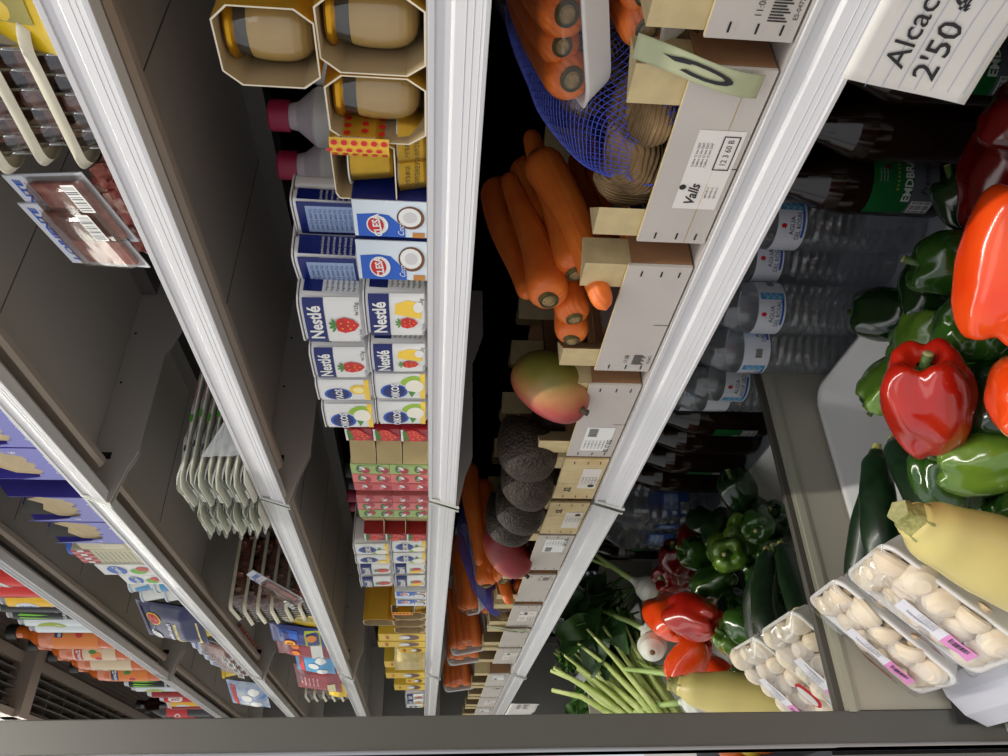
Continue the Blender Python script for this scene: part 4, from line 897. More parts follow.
def make_yogurt(kind, w=.076, h=.066, d=2):
    nm = 'yogurt_pack'; t = thing(nm, '', 'yogurt'); WCUP = mat((226, 226, 226), .3)
    for j in range(d):
        mb = MB(); mb.X = Matrix.Translation((0, w * .49 + j * w * .98, 0)); cup_body(mb, h, w, WCUP); cup = mb.build('cup', t)
        if j: continue
        y0 = w * .49; mb = MB(); f = face_map(w, y0, h); a = w * .44
        f2 = lambda aa, b, hh=0: f(aa, b, hh)
        sidep = plane((w * .4655, 0, 0), (0, 1, 0), (0, 0, 1))
        def tside(aa, b, hh=0):
            return Vector((w * (.4455 + .0268 * b / h) + .0009 + hh, y0 - w * .40 + aa, b))
        if kind.startswith('n'):
            mb.rect(f2, -a, a, .003, h - .006, WHITE, .0, 22); mb.rect(f2, -a, a, h * .60, h - .005, NAVY, .0004, 22)
            mb.text(f2, 'Nestlé', w * .02, h * .765, w * .24, WHITE, .0010, bold=.03)
            if kind == 'n1': strawberry(mb, f2, -w * .02, h * .27, h * .36)
            else:
                mb.poly(f2, [(0, h * .1), (w * .30, h * .08), (w * .36, h * .3), (w * .3, h * .5), (w * .1, h * .52)], BAN, .0006); strawberry(mb, f2, -w * .08, h * .30, h * .27)
                mb.ell(f2, w * .24, h * .14, w * .10, h * .08, WHITE, .0012)
            if kind == 'n3':
                mb.rect(f2, -a, a, .003, h - .006, NAVY, .0014, 22)
                mb.rect(f2, -a * .8, a * .8, .006, h * .8, mat((150, 170, 205), .4), .0018, 22)
                for q in range(9): mb.text(f2, 'grasas 2,9 g  azúcar 12 g', 0, h * (.14 + q * .075), .0042, NAVY, .0022)
            else: mb.text(f2, '4x125g', w * .28, h * .10, .006, INK, .0010); mb.text(f2, 'sabor fresa', -w * .24, h * .07, .005, NAVY, .001)
            mb.rect(tside, .004, w * .76, .004, h - .006, WHITE if kind != 'n3' else NAVY, 0, 4); mb.rect(tside, .004, w * .76, h * .62, h - .006, NAVY, .0003)
            for q in range(6): mb.text(tside, 'Ingredientes: leche desnatada', w * .38, h * (.56 - q * .085), .0042, INK if kind != 'n3' else WHITE, .0006)
        else:
            mb.rect(f2, -a, a, .003, h - .004, WHITE, .0, 22); mb.ell(f2, -w * .08, h * .62, w * .26, h * .25, ROYAL, .0005, 26); mb.ell(f2, -w * .08, h * .62, w * .22, h * .20, NAVY, .0008, 26)
            mb.text(f2, 'YAOS' if kind == 'y1' else 'OIKOS', -w * .08, h * .60, w * .20, WHITE, .0014, bold=.04); mb.rect(f2, -a, a, .003, .009, BAN, .0006, 18)
            if kind == 'y1': mb.ell(f2, w * .12, h * .24, w * .2, h * .16, BAN, .0007); mb.ell(f2, w * .12, h * .24, w * .13, h * .10, mat((250, 236, 160), .4), .001)
            else:
                mb.ell(f2, w * .10, h * .24, w * .22, h * .17, mat((240, 236, 220), .4), .0009); mb.ell(f2, w * .27, h * .3, w * .13, h * .2, mat((150, 190, 60), .4), .0006, 16, .3); mb.poly(f2, [(-w * .3, h * .30), (-w * .05, h * .36), (-w * .1, h * .22)], LEAFG, .001)
            mb.rect(tside, .004, w * .76, .004, h - .006, WHITE, 0, 4); mb.ell(tside, w * .36, h * .6, w * .25, h * .2, ROYAL, .0004)
        mb.build('printed_sleeve', cup)
    mb = MB(); e = .0025; LID = mat((216, 216, 214), .35, nz=(20, .04))
    def lidp(u, v):
        return None
    N = 40; r = w * .5; out = []
    for k in range(N):
        an = 2 * PI * k / N; ca, sa = math.cos(an), math.sin(an); q = 1 / ((abs(ca) ** 7 + abs(sa) ** 7) ** (1 / 7)); out.append((r * ca * q, (r * sa * q) * d * .985 + w * .49 * d))
    mb.prism(out, h - .001, h + .0006, LID, 'z'); mb.build('foil_lid', t)
    return t
ny = {k: make_yogurt(k, w) for k, w in (('n1', .080), ('n2', .080), ('n3', .074), ('y1', .060), ('y2', .064))}
GN = 'strawberry yogurt multipacks'; GY = 'lemon and lime yogurt multipacks'; z2 = zB + .0675
P(ny['n2'], .449, .495, zB, 'navy and white yogurt pack with strawberry and banana, on the shelf beside the coconut boxes', GN, .03)
P(ny['n2'], .368, .495, zB, 'navy and white yogurt pack with strawberry and banana, lower row towards the mirror', GN, 0, (.8, 1, 1))
P(ny['n1'], .442, .491, z2, 'navy and white yogurt pack with a single strawberry, larger one of the upper row', GN, .05, (1.04, 1, 1.0))
P(ny['n1'], .361, .491, z2, 'navy and white yogurt pack with a single strawberry, upper row beside the lemon packs', GN, .02, (.85, 1, .98))
P(ny['n3'], .487, .520, z2 + .001, 'navy yogurt pack turned to show its ingredients table, on top of the coconut boxes', GN, -.18, (1, .42, 1))
P(ny['n3'], .543, .545, z2 + .001, 'navy yogurt pack shaded behind the polka-dot sleeve', GN, -.05, (.72, .26, .97))
P(ny['y2'], .307, .496, zB, 'white yogurt pack with blue oval and lime, lower row beside the navy packs', GY)
P(ny['y2'], .2425, .496, zB, 'white yogurt pack with blue oval and lime, lower row beside the strawberry boxes', GY)
P(ny['y1'], .303, .492, z2, 'white yogurt pack with blue oval and lemon, upper row beside the navy packs', GY, 0, (.86, 1, 1))
P(ny['y2'], .243, .490, z2, 'white yogurt pack with blue oval and lime, upper row beside the strawberry boxes', GY, .03, (1, 1, .98))
P(ny['n1'], 1.76, .495, zB, 'navy and white yogurt pack beyond the shelf joint, upper picture row in the mirror', GN)
P(ny['n2'], 1.86, .495, zB, 'navy and white yogurt pack beyond the shelf joint, second in the mirror', GN)
P(ny['y2'], 1.95, .495, zB, 'white lime yogurt pack at the far end of the mirrored shelf', GY)
# dark jar between and coconut cartons
def carton(name, label, cat, loc, w, d, h, base, deco=None, rz=0, group=None, side=None, top_=None, bev=.0012):
    t = thing(name, label, cat, loc, (0, 0, rz), group); mb = MB(); mb.box(0, w, 0, d, 0, h, base); mb.build('carton', t, bevel=bev)
    mb = MB(); f = plane((0, -.0004, 0)); s_ = plane((w + .0004, 0, 0), (0, 1, 0), (0, 0, 1))
    if deco: deco(mb, f, w, h)
    if side: side(mb, s_, d, h)
    if mb.v: mb.build('printed_front', t)
    return t
COCO = mat((112, 74, 48), .7, nz=(60, .3))
def d_coco(mb, f, w, h):
    mb.rect(f, 0, w, 0, h, mat((214, 226, 234), .35), .0001); mb.poly(f, [(0, h), (0, h * .45), (w * .35, h * .40), (w * .75, h * .15), (w, h * .05), (w, 0), (w * .8, 0), (0, 0)][::-1] and [(0, h * .98), (0, h * .5), (w * .3, h * .52), (w * .62, h * .42), (w * .85, h * .22), (w, h * .2), (w, h * .98)], ROYAL, .0002) if 0 else None
    mb.poly(f, [(w * .0, h * .95), (w * .0, h * .30), (w * .25, h * .30), (w * .62, h * .52), (w * .66, h * .7), (w * .62, h * .95)], ROYAL, .0003)
    mb.ell(f, w * .34, h * .68, w * .27, h * .15, WHITE, .0006); mb.ell(f, w * .34, h * .70, w * .22, h * .11, RED, .0008); mb.text(f, 'CLESA', w * .34, h * .69, .010, WHITE, .0011, bold=.03, rot=.1)
    mb.ell(f, w * .56, h * .22, w * .32, h * .19, COCO, .0006); mb.ell(f, w * .58, h * .23, w * .26, h * .155, WHITE, .0009); mb.ell(f, w * .58, h * .23, w * .15, h * .09, mat((206, 206, 206), .5), .0011)
    mb.text(f, 'Coco', w * .25, h * .36, .008, WHITE, .001, shear=.3); mb.rect(f, 0, w * .15, h * .03, h * .2, mat((190, 130, 60), .5), .0005)
def d_side(mb, s_, d, h): mb.rect(s_, 0, d, 0, h, NAVY, .0001); [mb.text(s_, 'leche entera, azúcar, coco', d * .5, h * (.8 - .13 * q), .005, WHITE, .0005) for q in range(5)]
carton('coconut_yogurt_carton', 'blue and white carton with a coconut, beneath the polka-dot sleeve', 'yogurt', (.574, .497, zB), .045, .12, .066, WHITE, d_coco, 0, 'coconut yogurt cartons', d_side)
carton('coconut_yogurt_carton', 'blue and white carton with a coconut, beside the navy yogurt packs', 'yogurt', (.513, .497, zB), .054, .12, .067, WHITE, d_coco, .02, 'coconut yogurt cartons', d_side)
# strawberry cartons with open card pockets
RB = mat((150, 26, 36), .35); PK = mat((226, 120, 116), .4, nz=(8, .05)); GRL = mat((160, 186, 110), .4)
for i in range(3):
    t = thing('strawberry_dessert_carton', ('lowest', 'middle', 'topmost')[i] + ' of three stacked strawberry cartons with open beige card pockets', 'dessert', (.100, .497, zB + i * .0372), (0, 0, 0), 'stacked strawberry cartons')
    mb = MB(); mb.box(.072, .105, 0, .10, .0003, .0365, RB); mb.box(.0, .072, .026, .10, .0003, .0365, RB); f = plane((0, -.0004, 0)); strawberry(mb, f, .084, .015, .024, .0003); strawberry(mb, f, .096, .020, .018, .0008); mb.rect(f, .0725, .1045, .033, .0360, WHITE, .0003); mb.build('carton', t)
    mb = MB(); mb.box(.0, .0715, .0, .0012, .0005, .0255, CARDIN) if 0 else None
    mb.add([(0, .001, .0006), (.071, .024, .0006), (.071, .024, .036), (0, .001, .036)], [(0, 1, 2, 3)], CARDIN); mb.add([(0, .001, .0006), (.030, .012, .0008), (.071, -.0005, .0008), (.071, .022, .0008)], [(0, 1, 2, 3)], mat((206, 190, 150), .8))
    mb.build('card_pocket', t, solid=.0008)
def d_pink(c, bx):
    def g(mb, f, w, h):
        mb.rect(f, 0, w, 0, h, c, .0001)
        n = 2
        for q in range(n):
            y = h * (q + .5) / n; mb.ell(f, w * .5, y + h * .02, w * .36, h * .09, mat((74, 110, 50), .5), .0004) if bx else None
            mb.ell(f, w * .35, y - h * .13, w * .3, h * .11, mat((170, 24, 44), .3), .0006); mb.ell(f, w * .62, y - h * .05, w * .22, h * .05, WHITE, .0008, rot=.5); mb.text(f, 'bio', w * .5, y + h * .02, .008, WHITE, .0008)
        for q in range(8): mb.text(f, 'cereza 0% azúcar añadido', w * .9, h * .5, .0035, WHITE, .001, rot=PI / 2)
    return g
for i in range(2):
    tr_ = ('lower', 'upper')[i]; zz = zB + i * .0565
    carton('cherry_yogurt_carton', tr_ + ' pale green yogurt carton with cherries, next to the open card pockets', 'yogurt', (.067, .498, zz), .031, .11, .056, GRL, d_pink(GRL, 1), 0, 'fruit yogurt cartons by the mirror')
    carton('cherry_yogurt_carton', tr_ + ' pink yogurt carton with cherries, second from the mirror', 'yogurt', (.037, .498, zz), .0285, .11, .056, PK, d_pink(PK, 1), 0, 'fruit yogurt cartons by the mirror')
    carton('cherry_yogurt_carton', tr_ + ' pink yogurt carton with cherries, touching the mirror', 'yogurt', (.0085, .498, zz), .0265, .11, .056, PK, d_pink(mat((206, 90, 92), .4), 0), 0, 'fruit yogurt cartons by the mirror')
# drinkable yogurt bottles in the back
PKC = mat((178, 38, 78), .4); DKC = mat((60, 60, 64), .4)
def make_drink(cap, body):
    t = thing('drinking_yogurt', '', 'bottle'); mb = MB(); mb.lathe([(.0001, 0), (.026, 0), (.028, .004), (.028, .06), (.025, .07), (.029, .085), (.028, .115), (.014, .132), (.012, .142)], body, 28, cap=False); mb.build('bottle_body', t)
    mb = MB(); mb.lathe([(.015, .140), (.015, .158), (.0135, .16), (.0001, .16)], cap, 24, rfun=lambda a, z: 1 + .02 * math.cos(a * 20)); mb.build('cap', t)
    mb = MB(); mb.lathe([(.0287, .006), (.0287, .058)], WHITE, 40, cap=False); mb.lathe([(.0296, .088), (.0290, .113)], WHITE, 40, cap=False); m2 = cyl(0, 0, .0292, .0, .0 - PI / 4)
    for q in range(3): mb.ell(m2, -.015 + .015 * q, .045, .006, .009, RED, .0006)
    mb.text(m2, 'Casita', 0, .022, .012, PKC, .0006); mb.text(m2, 'beber', 0, .100, .010, PKC, .001); 
    for q in range(4): mb.ell(m2, -.02 + .012 * q, .064, .004, .004, mat((70, 50, 60), .5), .0006)
    mb.build('label', t); return t
dr = make_drink(PKC, mat((214, 206, 214), .35)); dk = make_drink(DKC, mat((60, 66, 90), .35)); GK = 'drinking yogurts at the back of the shelf'
for i, (x, y, lb) in enumerate(((.538, .705, 'pink-capped drinking yogurt bottle, first behind the gold sleeves'), (.585, .75, 'pink-capped drinking yogurt bottle hidden deepest behind the gold sleeves'), (.472, .70, 'pink-capped drinking yogurt bottle behind the polka-dot sleeve'))): place(dr, USED, (x, y, zB), (0, 0, .9 + .1 * i), lb, GK, (1.12,) * 3)
for i, (x, y, lb) in enumerate(((.405, .70, 'dark-capped drinking yogurt bottle behind the ingredients-table pack'), (.345, .70, 'dark-capped drinking yogurt bottle nearest the mirror'))): place(dk, USED, (x, y, zB), (0, 0, .9 + .2 * i), lb, GK, (1.08,) * 3)
# desserts further along shelf B (seen in the mirror)
def d_choc(mb, f, w, h):
    mb.rect(f, 0, w, 0, h, mat((232, 192, 40), .4), .0001); mb.ell(f, w * .5, h * .35, w * .4, h * .22, mat((96, 52, 26), .35), .0004); mb.ell(f, w * .5, h * .45, w * .25, h * .12, WHITE, .0007); mb.text(f, 'Natillas', w * .5, h * .82, .012, RED, .0006, bold=.03)
for i, (x, w, h, lb) in enumerate(((.885, .07, .12, 'tall yellow custard carton beside the gold sleeves, seen in the mirror'), (.965, .06, .125, 'yellow carton with chocolate cup picture, second past the gold sleeves'), (1.035, .055, .07, 'small yellow carton standing before the foil pouches'), (1.20, .08, .118, 'yellow carton behind the foil pouches, seen in the mirror'), (1.36, .08, .12, 'yellow carton just beyond the shelf joint, seen in the mirror'), (1.45, .07, .06, 'low yellow carton beyond the shelf joint, seen in the mirror'), (1.55, .09, .1, 'yellow dessert carton before the far yogurt packs, seen in the mirror'))):
    carton('custard_carton', lb, 'dessert', (x, .50, zB), w, .11, h, mat((226, 190, 60), .4), d_choc, 0, 'yellow custard cartons')
CRK = mat((206, 186, 130), .25, .75, nz=(40, .25), bump=('noise', 45, 1.))
def pouch(name, label, cat, loc, w, h, d, mt, deco=None, rot=(0, 0, 0), group=None, sd=1, seal=.008):
    t = thing(name, label, cat, loc, rot, group); mb = MB()
    def fz(x, z): e = min(1, max(0, min(x, w - x) / (w * .22))) ** .6 * min(1, max(0, min(z - seal, h - seal - z) / (h * .22))) ** .6; return d / 2 * e + .0015 * smoothn((x * 18, z * 18, sd), 1, sd)
    for s_ in (-1, 1): mb.grid(lambda u, v: Vector((w * u, s_ * (fz(w * u, h * v) + .0006) + 0, h * v)), 22, 26, mt)
    mb.build('pouch_body', t)
    if deco:
        mb = MB(); deco(mb, lambda a, b, hh=0: Vector((a, -(fz(a, b) + .0012) - hh, b)), w, h); mb.build('print', t)
    return t
for i in range(4): pouch('foil_pouch', ('first', 'second', 'third', 'fourth')[i] + ' crinkled gold-silver foil pouch from the gold sleeves, seen in the mirror', 'pouch', (1.09 + i * .026, .515, zB), .05, .085, .02, CRK, rot=(0, 0, -.9), group='crinkled foil pouches', sd=i)

# --- shelf C: ham slices, meat trays, pouches ----------------------------------------
zC = top('C') + .0005; HAMW = mat((222, 222, 208), .35, nz=(14, .08)); HAMF = mat((198, 150, 132), .45, nz=(20, .25), c2=(160, 92, 80))
FILMW = clear_mat('milky_film', (236, 238, 228), .12, .15, (40, .8), gain=.35, milk=.35)
def make_ham():
    t = thing('sliced_ham_pack', '', 'ham'); w, d = .092, .20; mb = MB()
    def prof(u, v, z): x = w * u; y = d * v; return Vector((x + (.014 * max(0, .35 - u)) - .0, y, z + .010 * (u - .5) ** 2 * 3))
    o = [(0, .008), (.010, 0), (w - .012, 0), (w, .012), (w, d), (0, d)]
    mb.prism(o, .0, .0016, HAMW, 'z'); mb.prism([(x * .98 + .002, y * .98 + .002) for x, y in o], .0016, .0024, HAMW, 'z'); mb.build('backing_card', t)
    mb = MB(); mb.prism([(.012, .10), (w - .010, .10), (w - .008, .11), (w - .008, d - .012), (.012, d - .012)], .0028, .0085, HAMF, 'z'); mb.build('ham_slices', t, bevel=.002)
    mb = MB(); mb.grid(lambda u, v: Vector((w * u + .003 * math.sin(v * 21), -.004 + d * v, .0030 + .0065 * min(1, min(u, 1 - u, v, 1 - v) * 9) + .0018 * smoothn((u * 5, v * 6, 0), 1, 2))), 24, 28, FILMW); mb.build('film', t)
    mb = MB(); f = plane((0, -.0006, 0)); g_ = plane((w + .0006, 0, 0), (0, 1, 0), (0, 0, 1)); mb.rect(g_, .052, .062, .002, .0045, INK, .0002); mb.rect(g_, .10, .112, .001, .006, LEAFG, .0002); mb.rect(f, .03, .06, .002, .005, WHITE, .0004); mb.build('price_label', t)
    return t
ham = make_ham(); GH = 'stacked packs of sliced ham'
ordn = ['lowest', 'second lowest', 'third lowest', 'fourth from the bottom', 'fifth from the bottom', 'sixth from the bottom', 'second from the top', 'topmost']
for i in range(8): place(ham, USED, (.0075 + .003 * abs(math.sin(i * 2.3)), .466 + .004 * math.cos(i * 3.1), zC + i * .0122), (.0, 0, .02 * math.sin(i * 1.7) - .02), ordn[i] + ' pack in the stack of sliced ham by the mirror', GH)
mb = MB(); mb.grid(lambda u, v: Vector((.115 + .065 * u, .50 - .004 * v + .02 * u + .004 * smoothn((u * 5, v * 5, 1), 1, 1), zC + .004 + .055 * (v * (1 - .75 * u)))), 10, 10, FILMW); tag(mb.build('loose_wrap'), 'torn flap of clear wrapping sticking out beside the ham stack', 'wrapping')
MEAT = mat((150, 62, 58), .35, nz=(85, .4), c2=(206, 146, 132), bump=('noise', 120, .6)); TRC = clear_mat('tray_plastic', (226, 228, 222), .10, .08, (25, .3)); RIMC = mat((206, 200, 178), .35, nz=(20, .1))
def cubes(mb, w, d, h, n, seed):
    rr = random.Random(seed)
    for i in range(n):
        s = rr.uniform(.005, .008); p = Vector((rr.uniform(.012, w - .012), rr.uniform(.012, d - .012), rr.uniform(.006, h))); m = Matrix.Translation(p) @ Euler((rr.uniform(0, 3), rr.uniform(0, 3), rr.uniform(0, 3))).to_matrix().to_4x4(); mb.X = m
        mb.box(-s, s, -s * .8, s * .8, -s * .6, s * .6, MEAT if rr.random() < .8 else MEATF)
    mb.X = Matrix()
MEATF = mat((220, 178, 166), .4, nz=(60, .1))
def make_meat():
    t = thing('diced_meat_tray', '', 'meat tray'); w, d, h = .125, .185, .028; n = 28
    def rr(i, z, r=.02):
        o = []
        for cx, cy, a0 in ((w - i - r, d - i - r, 0), (i + r, d - i - r, PI / 2), (i + r, i + r, PI), (w - i - r, i + r, 3 * PI / 2)):
            for k in range(7): a = a0 + PI / 2 * k / 6; o.append((cx + r * math.cos(a), cy + r * math.sin(a), z))
        return o
    mb = MB(); rs = [rr(.010, 0), rr(.005, h - .002)]; mb.add(sum(rs, []), [(i, (i + 1) % n, n + (i + 1) % n, n + i) for i in range(n)], TRC, True); mb.add(rs[0], [tuple(range(n - 1, -1, -1))], TRC)
    for k in range(6):
        x = .02 + k * .017
        mb.tube([(x, .0055, .002), (x, .0035, h - .003)], .0016, TRC, 6); mb.tube([(w - .0055, .02 + k * .027, .002), (w - .0035, .02 + k * .027, h - .003)], .0016, TRC, 6)
    mb.build('clear_tray', t)
    mb = MB(); n = 28; a, b, c = rr(-.002, h - .006), rr(-.006, h + .0008), rr(.006, h + .0008); mb.add(a + b + c, [(q * n + i, q * n + (i + 1) % n, (q + 1) * n + (i + 1) % n, (q + 1) * n + i) for q in range(2) for i in range(n)], RIMC, True); mb.build('rim', t)
    mb = MB(); mb.add(rr(.004, h + .0006), [tuple(range(28))], BLISTER); mb.build('top_film', t)
    mb = MB(); mb.prism([(p[0], p[1]) for p in rr(.013, 0)], .002, h * .55, MEAT, 'z'); cubes(mb, w, d, h - .003, 150, 4); mb.build('diced_meat', t)
    return t
meat = make_meat(); GM = 'stacked clear trays of diced meat'
o6 = ['lowest', 'second lowest', 'third lowest', 'third from the top', 'second from the top', 'topmost']
for i in range(6): place(meat, USED, (.635 + .004 * math.sin(i * 2), .497 + .005 * math.cos(i), zC + i * .0300), (math.radians(0), 0, .04 * math.sin(i * 3)), o6[i] + ' clear diced meat tray in the stack behind the leaning blister packs', GM)
for i in range(5): place(meat, USED, (1.70 + .004 * math.sin(i * 2), .497, zC + i * .0300), (0, 0, 0), ['lowest', 'second lowest', 'middle', 'second highest', 'highest'][i] + ' diced meat tray in the far stack, seen in the mirror', GM)
for i in range(4): place(meat, USED, (.62 + .004 * math.sin(i), .69, zC + i * .0300), (0, 0, .0), ['lowest', 'second lowest', 'second highest', 'highest'][i] + ' diced meat tray in the rear stack, seen in the mirror', GM)
def make_blister():
    t = thing('bacon_cubes_pack', '', 'bacon pack'); w, h = .082, .130; mb = MB(); mb.box(0, w, 0, .0012, 0, h, mat((196, 198, 204), .35, .2)); mb.build('backing_card', t)
    f = plane((0, 0, 0)); mb = MB(); mb.rect(f, .001, w - .001, .094, h - .001, mat((214, 216, 222), .4), .0006); mb.text(f, 'LORIENTE', w * .5, .112, .0155, ROYAL, .0012, bold=.03, shear=.1); mb.text(f, 'TAQUITOS DE JAMON', w * .52, .100, .006, RED, .0012)
    mb.build('printed_header', t); mb = MB(); mb.bars(f, .048, .004, .028, .018, off=.0130); mb.build('price_label', t)
    mb = MB(); mb.X = Matrix(((1, 0, 0, 0), (0, 0, -1, 0), (0, 1, 0, 0), (0, 0, 0, 1))); cubes(mb, w, .088, .010, 110, 9); mb.X = Matrix(((1, 0, 0, 0), (0, 0, -1, 0), (0, 1, 0, 0), (0, 0, 0, 1))); mb.box(.008, w - .008, .008, .086, .001, .005, MEAT); mb.build('diced_meat', t)
    mb = MB(); mb.grid(lambda u, v: Vector((.003 + (w - .006) * u, -.0125 * min(1, min(u, 1 - u) * 12) * min(1, min(v, 1 - v) * 14), .003 + .088 * v)), 26, 26, BLISTER, sm=False); mb.build('clear_blister', t); return t
bl = make_blister(); GL = 'leaning blister packs of bacon cubes'
place(bl, USED, (.530, .486, zC + .003), (math.radians(-26), math.radians(-22), math.radians(10)), 'blister pack of bacon cubes leaning outermost against the tray stack', GL, (.93,) * 3)
place(bl, USED, (.562, .489, zC + .004), (math.radians(-26), math.radians(-22), math.radians(10)), 'blister pack of bacon cubes leaning behind the outermost one', GL, (.93,) * 3)
def d_yel(mb, f, w, h):
    mb.poly(f, [(w * .1, h * .55), (w * .9, h * .5), (w * .92, h * .8), (w * .08, h * .86)], mat((150, 30, 34), .4), .0006); mb.text(f, 'Pavofrío', w * .5, h * .68, .026, WHITE, .001, bold=.04); mb.rect(f, w * .15, w * .45, h * .1, h * .4, mat((160, 150, 80), .5), .0006)
    mb.rect(f, w * .3, w * .36, h * .42, h * .52, mat((80, 24, 20), .5), .001)
pouch('yellow_meat_pack', 'yellow packet with a red name band at the top left picture corner', 'packet', (.74, .505, zC + .004), .15, .125, .012, mat((232, 196, 30), .3, coat=.4), d_yel, (math.radians(-14), math.radians(0), .05))
BLU = mat((22, 40, 120), .25, coat=.4, bump=('noise', 30, .4)); REDP = mat((140, 14, 24), .25, coat=.4, bump=('noise', 30, .4)); SKY = mat((80, 160, 210), .3, coat=.3)
def d_blue(mb, f, w, h):
    mb.ell(f, w * .72, h * .62, w * .16, h * .12, RED, .0008); mb.ell(f, w * .72, h * .62, w * .13, h * .10, YEL, .001); mb.text(f, 'S', w * .72, h * .62, .02, RED, .0012, bold=.05); mb.rect(f, w * .06, w * .94, h * .05, h * .32, mat((180, 190, 50), .4), .0008, 8); mb.ell(f, w * .4, h * .2, w * .2, h * .09, mat((226, 140, 50), .4), .0012); mb.rect(f, w * .1, w * .5, h * .45, h * .8, ROYAL, .0008, 6)
def d_redp(mb, f, w, h):
    mb.rect(f, w * .55, w * .9, h * .12, h * .28, mat((222, 214, 170), .5), .0008, 5)
    for q in range(5): mb.text(f, 'Salchichas cocidas', w * .5, h * (.85 - q * .09), .007, WHITE, .001)
def d_orp(mb, f, w, h): [mb.ell(f, w * (.25 + .35 * q), h * .6, w * .12, h * .08, mat((236, 130, 40), .4), .001) for q in range(2)]; mb.rect(f, w * .1, w * .9, h * .1, h * .3, WHITE, .0008, 6)
def d_sky(mb, f, w, h):
    for q in range(3): mb.ell(f, w * (.25 + .25 * q), h * (.3 + .2 * (q % 2)), w * .13, h * .14, WHITE, .001)
    mb.rect(f, w * .1, w * .9, h * .75, h * .9, RED, .0008, 6)
for a in ((.83, .09, .135, BLU, d_blue, 'blue and green food pouch with round yellow badge, seen in the mirror'), (.95, .10, .14, REDP, d_orp, 'dark red food pouch with orange pictures, seen in the mirror'), (1.10, .12, .11, SKY, d_sky, 'sky blue food pouch with white shapes, seen in the mirror'), (1.30, .16, .14, REDP, d_redp, 'dark red food pouch with a small cream label, beyond the shelf joint'), (1.52, .1, .06, YEL, None, 'small yellow food pouch in front of the far meat stack')):
    pouch('food_pouch', a[5], 'pouch', (a[0] + .03, .505, zC), a[1], a[2], .025, a[3], a[4], (math.radians(-8), 0, -.25), 'food pouches seen in the mirror', sd=a[1] * 50)

# --- shelf D: torn purple cartons, gingham carton and packets -------------------------
zD = top('D') + .0005; PUR = mat((120, 122, 196), .45, nz=(6, .05)); PUR2 = mat((70, 62, 168), .4); GRI = mat((128, 128, 124), .7, nz=(10, .05))
def make_purple():
    t = thing('purple_display_carton', '', 'carton'); w, d, h = .098, .17, .150; mb = MB()
    # front panel with a torn curved opening
    prof = []
    for k in range(25): u = k / 24; prof.append((w * u, .030 + .012 * u + .092 * (abs(u - .46) * 1.85) ** 5 + .0035 * math.sin(k * 2.3) + .003 * math.sin(k * 5.1)))
    mb.add([(x, 0, 0) for x, z in prof] + [(x, 0, z) for x, z in prof], [(i, i + 1, 26 + i, 25 + i) for i in range(24)], PUR)
    for x in (0, w): mb.add([(x, 0, 0), (x, d, 0), (x, d, h), (x, .03, h), (x, 0, .121)], [(0, 1, 2, 3, 4)], PUR2)
    mb.add([(0, d, 0), (w, d, 0), (w, d, h), (0, d, h)], [(0, 1, 2, 3)], PUR); mb.add([(0, 0, .0006), (w, 0, .0006), (w, d, .0006), (0, d, .0006)], [(0, 1, 2, 3)], PUR2); mb.build('carton_body', t, solid=.0014)
    mb = MB(); mb.add([(.001, .0014, .001), (w - .001, .0014, .001), (w - .001, .0014, .026), (w * .5, .0014, .022), (.001, .0014, .03)], [(0, 1, 2, 3, 4)], CARD); 
    mb.add([(w * .10, .003, .03), (w * .90, .003, .03), (w * .90, .006, .082), (w * .72, .009, .100), (w * .5, .010, .092), (w * .3, .009, .108), (w * .10, .006, .078)], [(0, 1, 2, 3, 4, 5, 6)], CARD); mb.build('torn_flap', t, solid=.001, label='torn raw brown cardboard flap')
    mb = MB(); f = plane((0, -.0009, 0)); mb.text(f, 'Sensaciones', w * .5, .010, .012, WHITE, .0004, shear=.3, bold=.02); mb.text(f, '6', w * .88, .05, .014, WHITE, .0004); mb.build('lettering', t)
    mb = MB(); g = lambda a, b, hh=0: Vector((w - .003 - hh, a, b)); mb.rect(g, .01, d - .01, .004, h - .004, GRI, 0)
    sp = plane((w + .0012, 0, 0), (0, 1, 0), (0, 0, 1)); mb.build('grey_lining', t)
    return t
pu = make_purple(); GP = 'torn purple display cartons'
P(pu, .136, .497, zD, 'torn purple display carton second from the mirror, next to the beige carton', GP, 0)
P(pu, .0335, .497, zD, 'torn purple display carton touching the mirror', GP, 0)
# recycling mark on the lining of the carton by the mirror
gl = thing('grey_card', 'grey card printed with a navy recycling mark, inside the purple cartons', 'card', (.035, .545, zD + .012)); mb = MB(); mb.box(0, .09, 0, .0012, 0, .105, GRI); mb.build('card_sheet', gl); mb = MB(); f = plane((0, -.0004, 0))
for k in range(14):
    a0 = -.3 + k * .26; a1 = a0 + .27; mb.poly(f, [(.045 + .027 * math.cos(a0), .055 + .027 * math.sin(a0)), (.045 + .027 * math.cos(a1), .055 + .027 * math.sin(a1)), (.045 + .018 * math.cos(a1), .055 + .018 * math.sin(a1)), (.045 + .018 * math.cos(a0), .055 + .018 * math.sin(a0))], NAVY, .0002)
for k, c in enumerate('RECYCLED'): a = 2.9 - k * .42; mb.text(f, c, .045 + .0225 * math.cos(a), .055 + .0225 * math.sin(a), .008, GRI, .0006, rot=a - PI / 2, bold=.03)
mb.ell(f, .045, .055, .013, .009, NAVY, .0002); mb.rect(f, .028, .062, .040, .046, NAVY, .0003); mb.text(f, '792', .045, .095, .011, INK, .0004); mb.build('print', gl)
def d_beige(mb, f, w, h): mb.rect(f, w * .1, w * .9, h * .2, h * .6, mat((214, 206, 180), .5), .0004)
carton('beige_carton', 'plain beige carton right of the purple cartons at the left picture edge', 'carton', (.242, .50, zD), .035, .12, .10, mat((206, 198, 170), .6), d_beige)
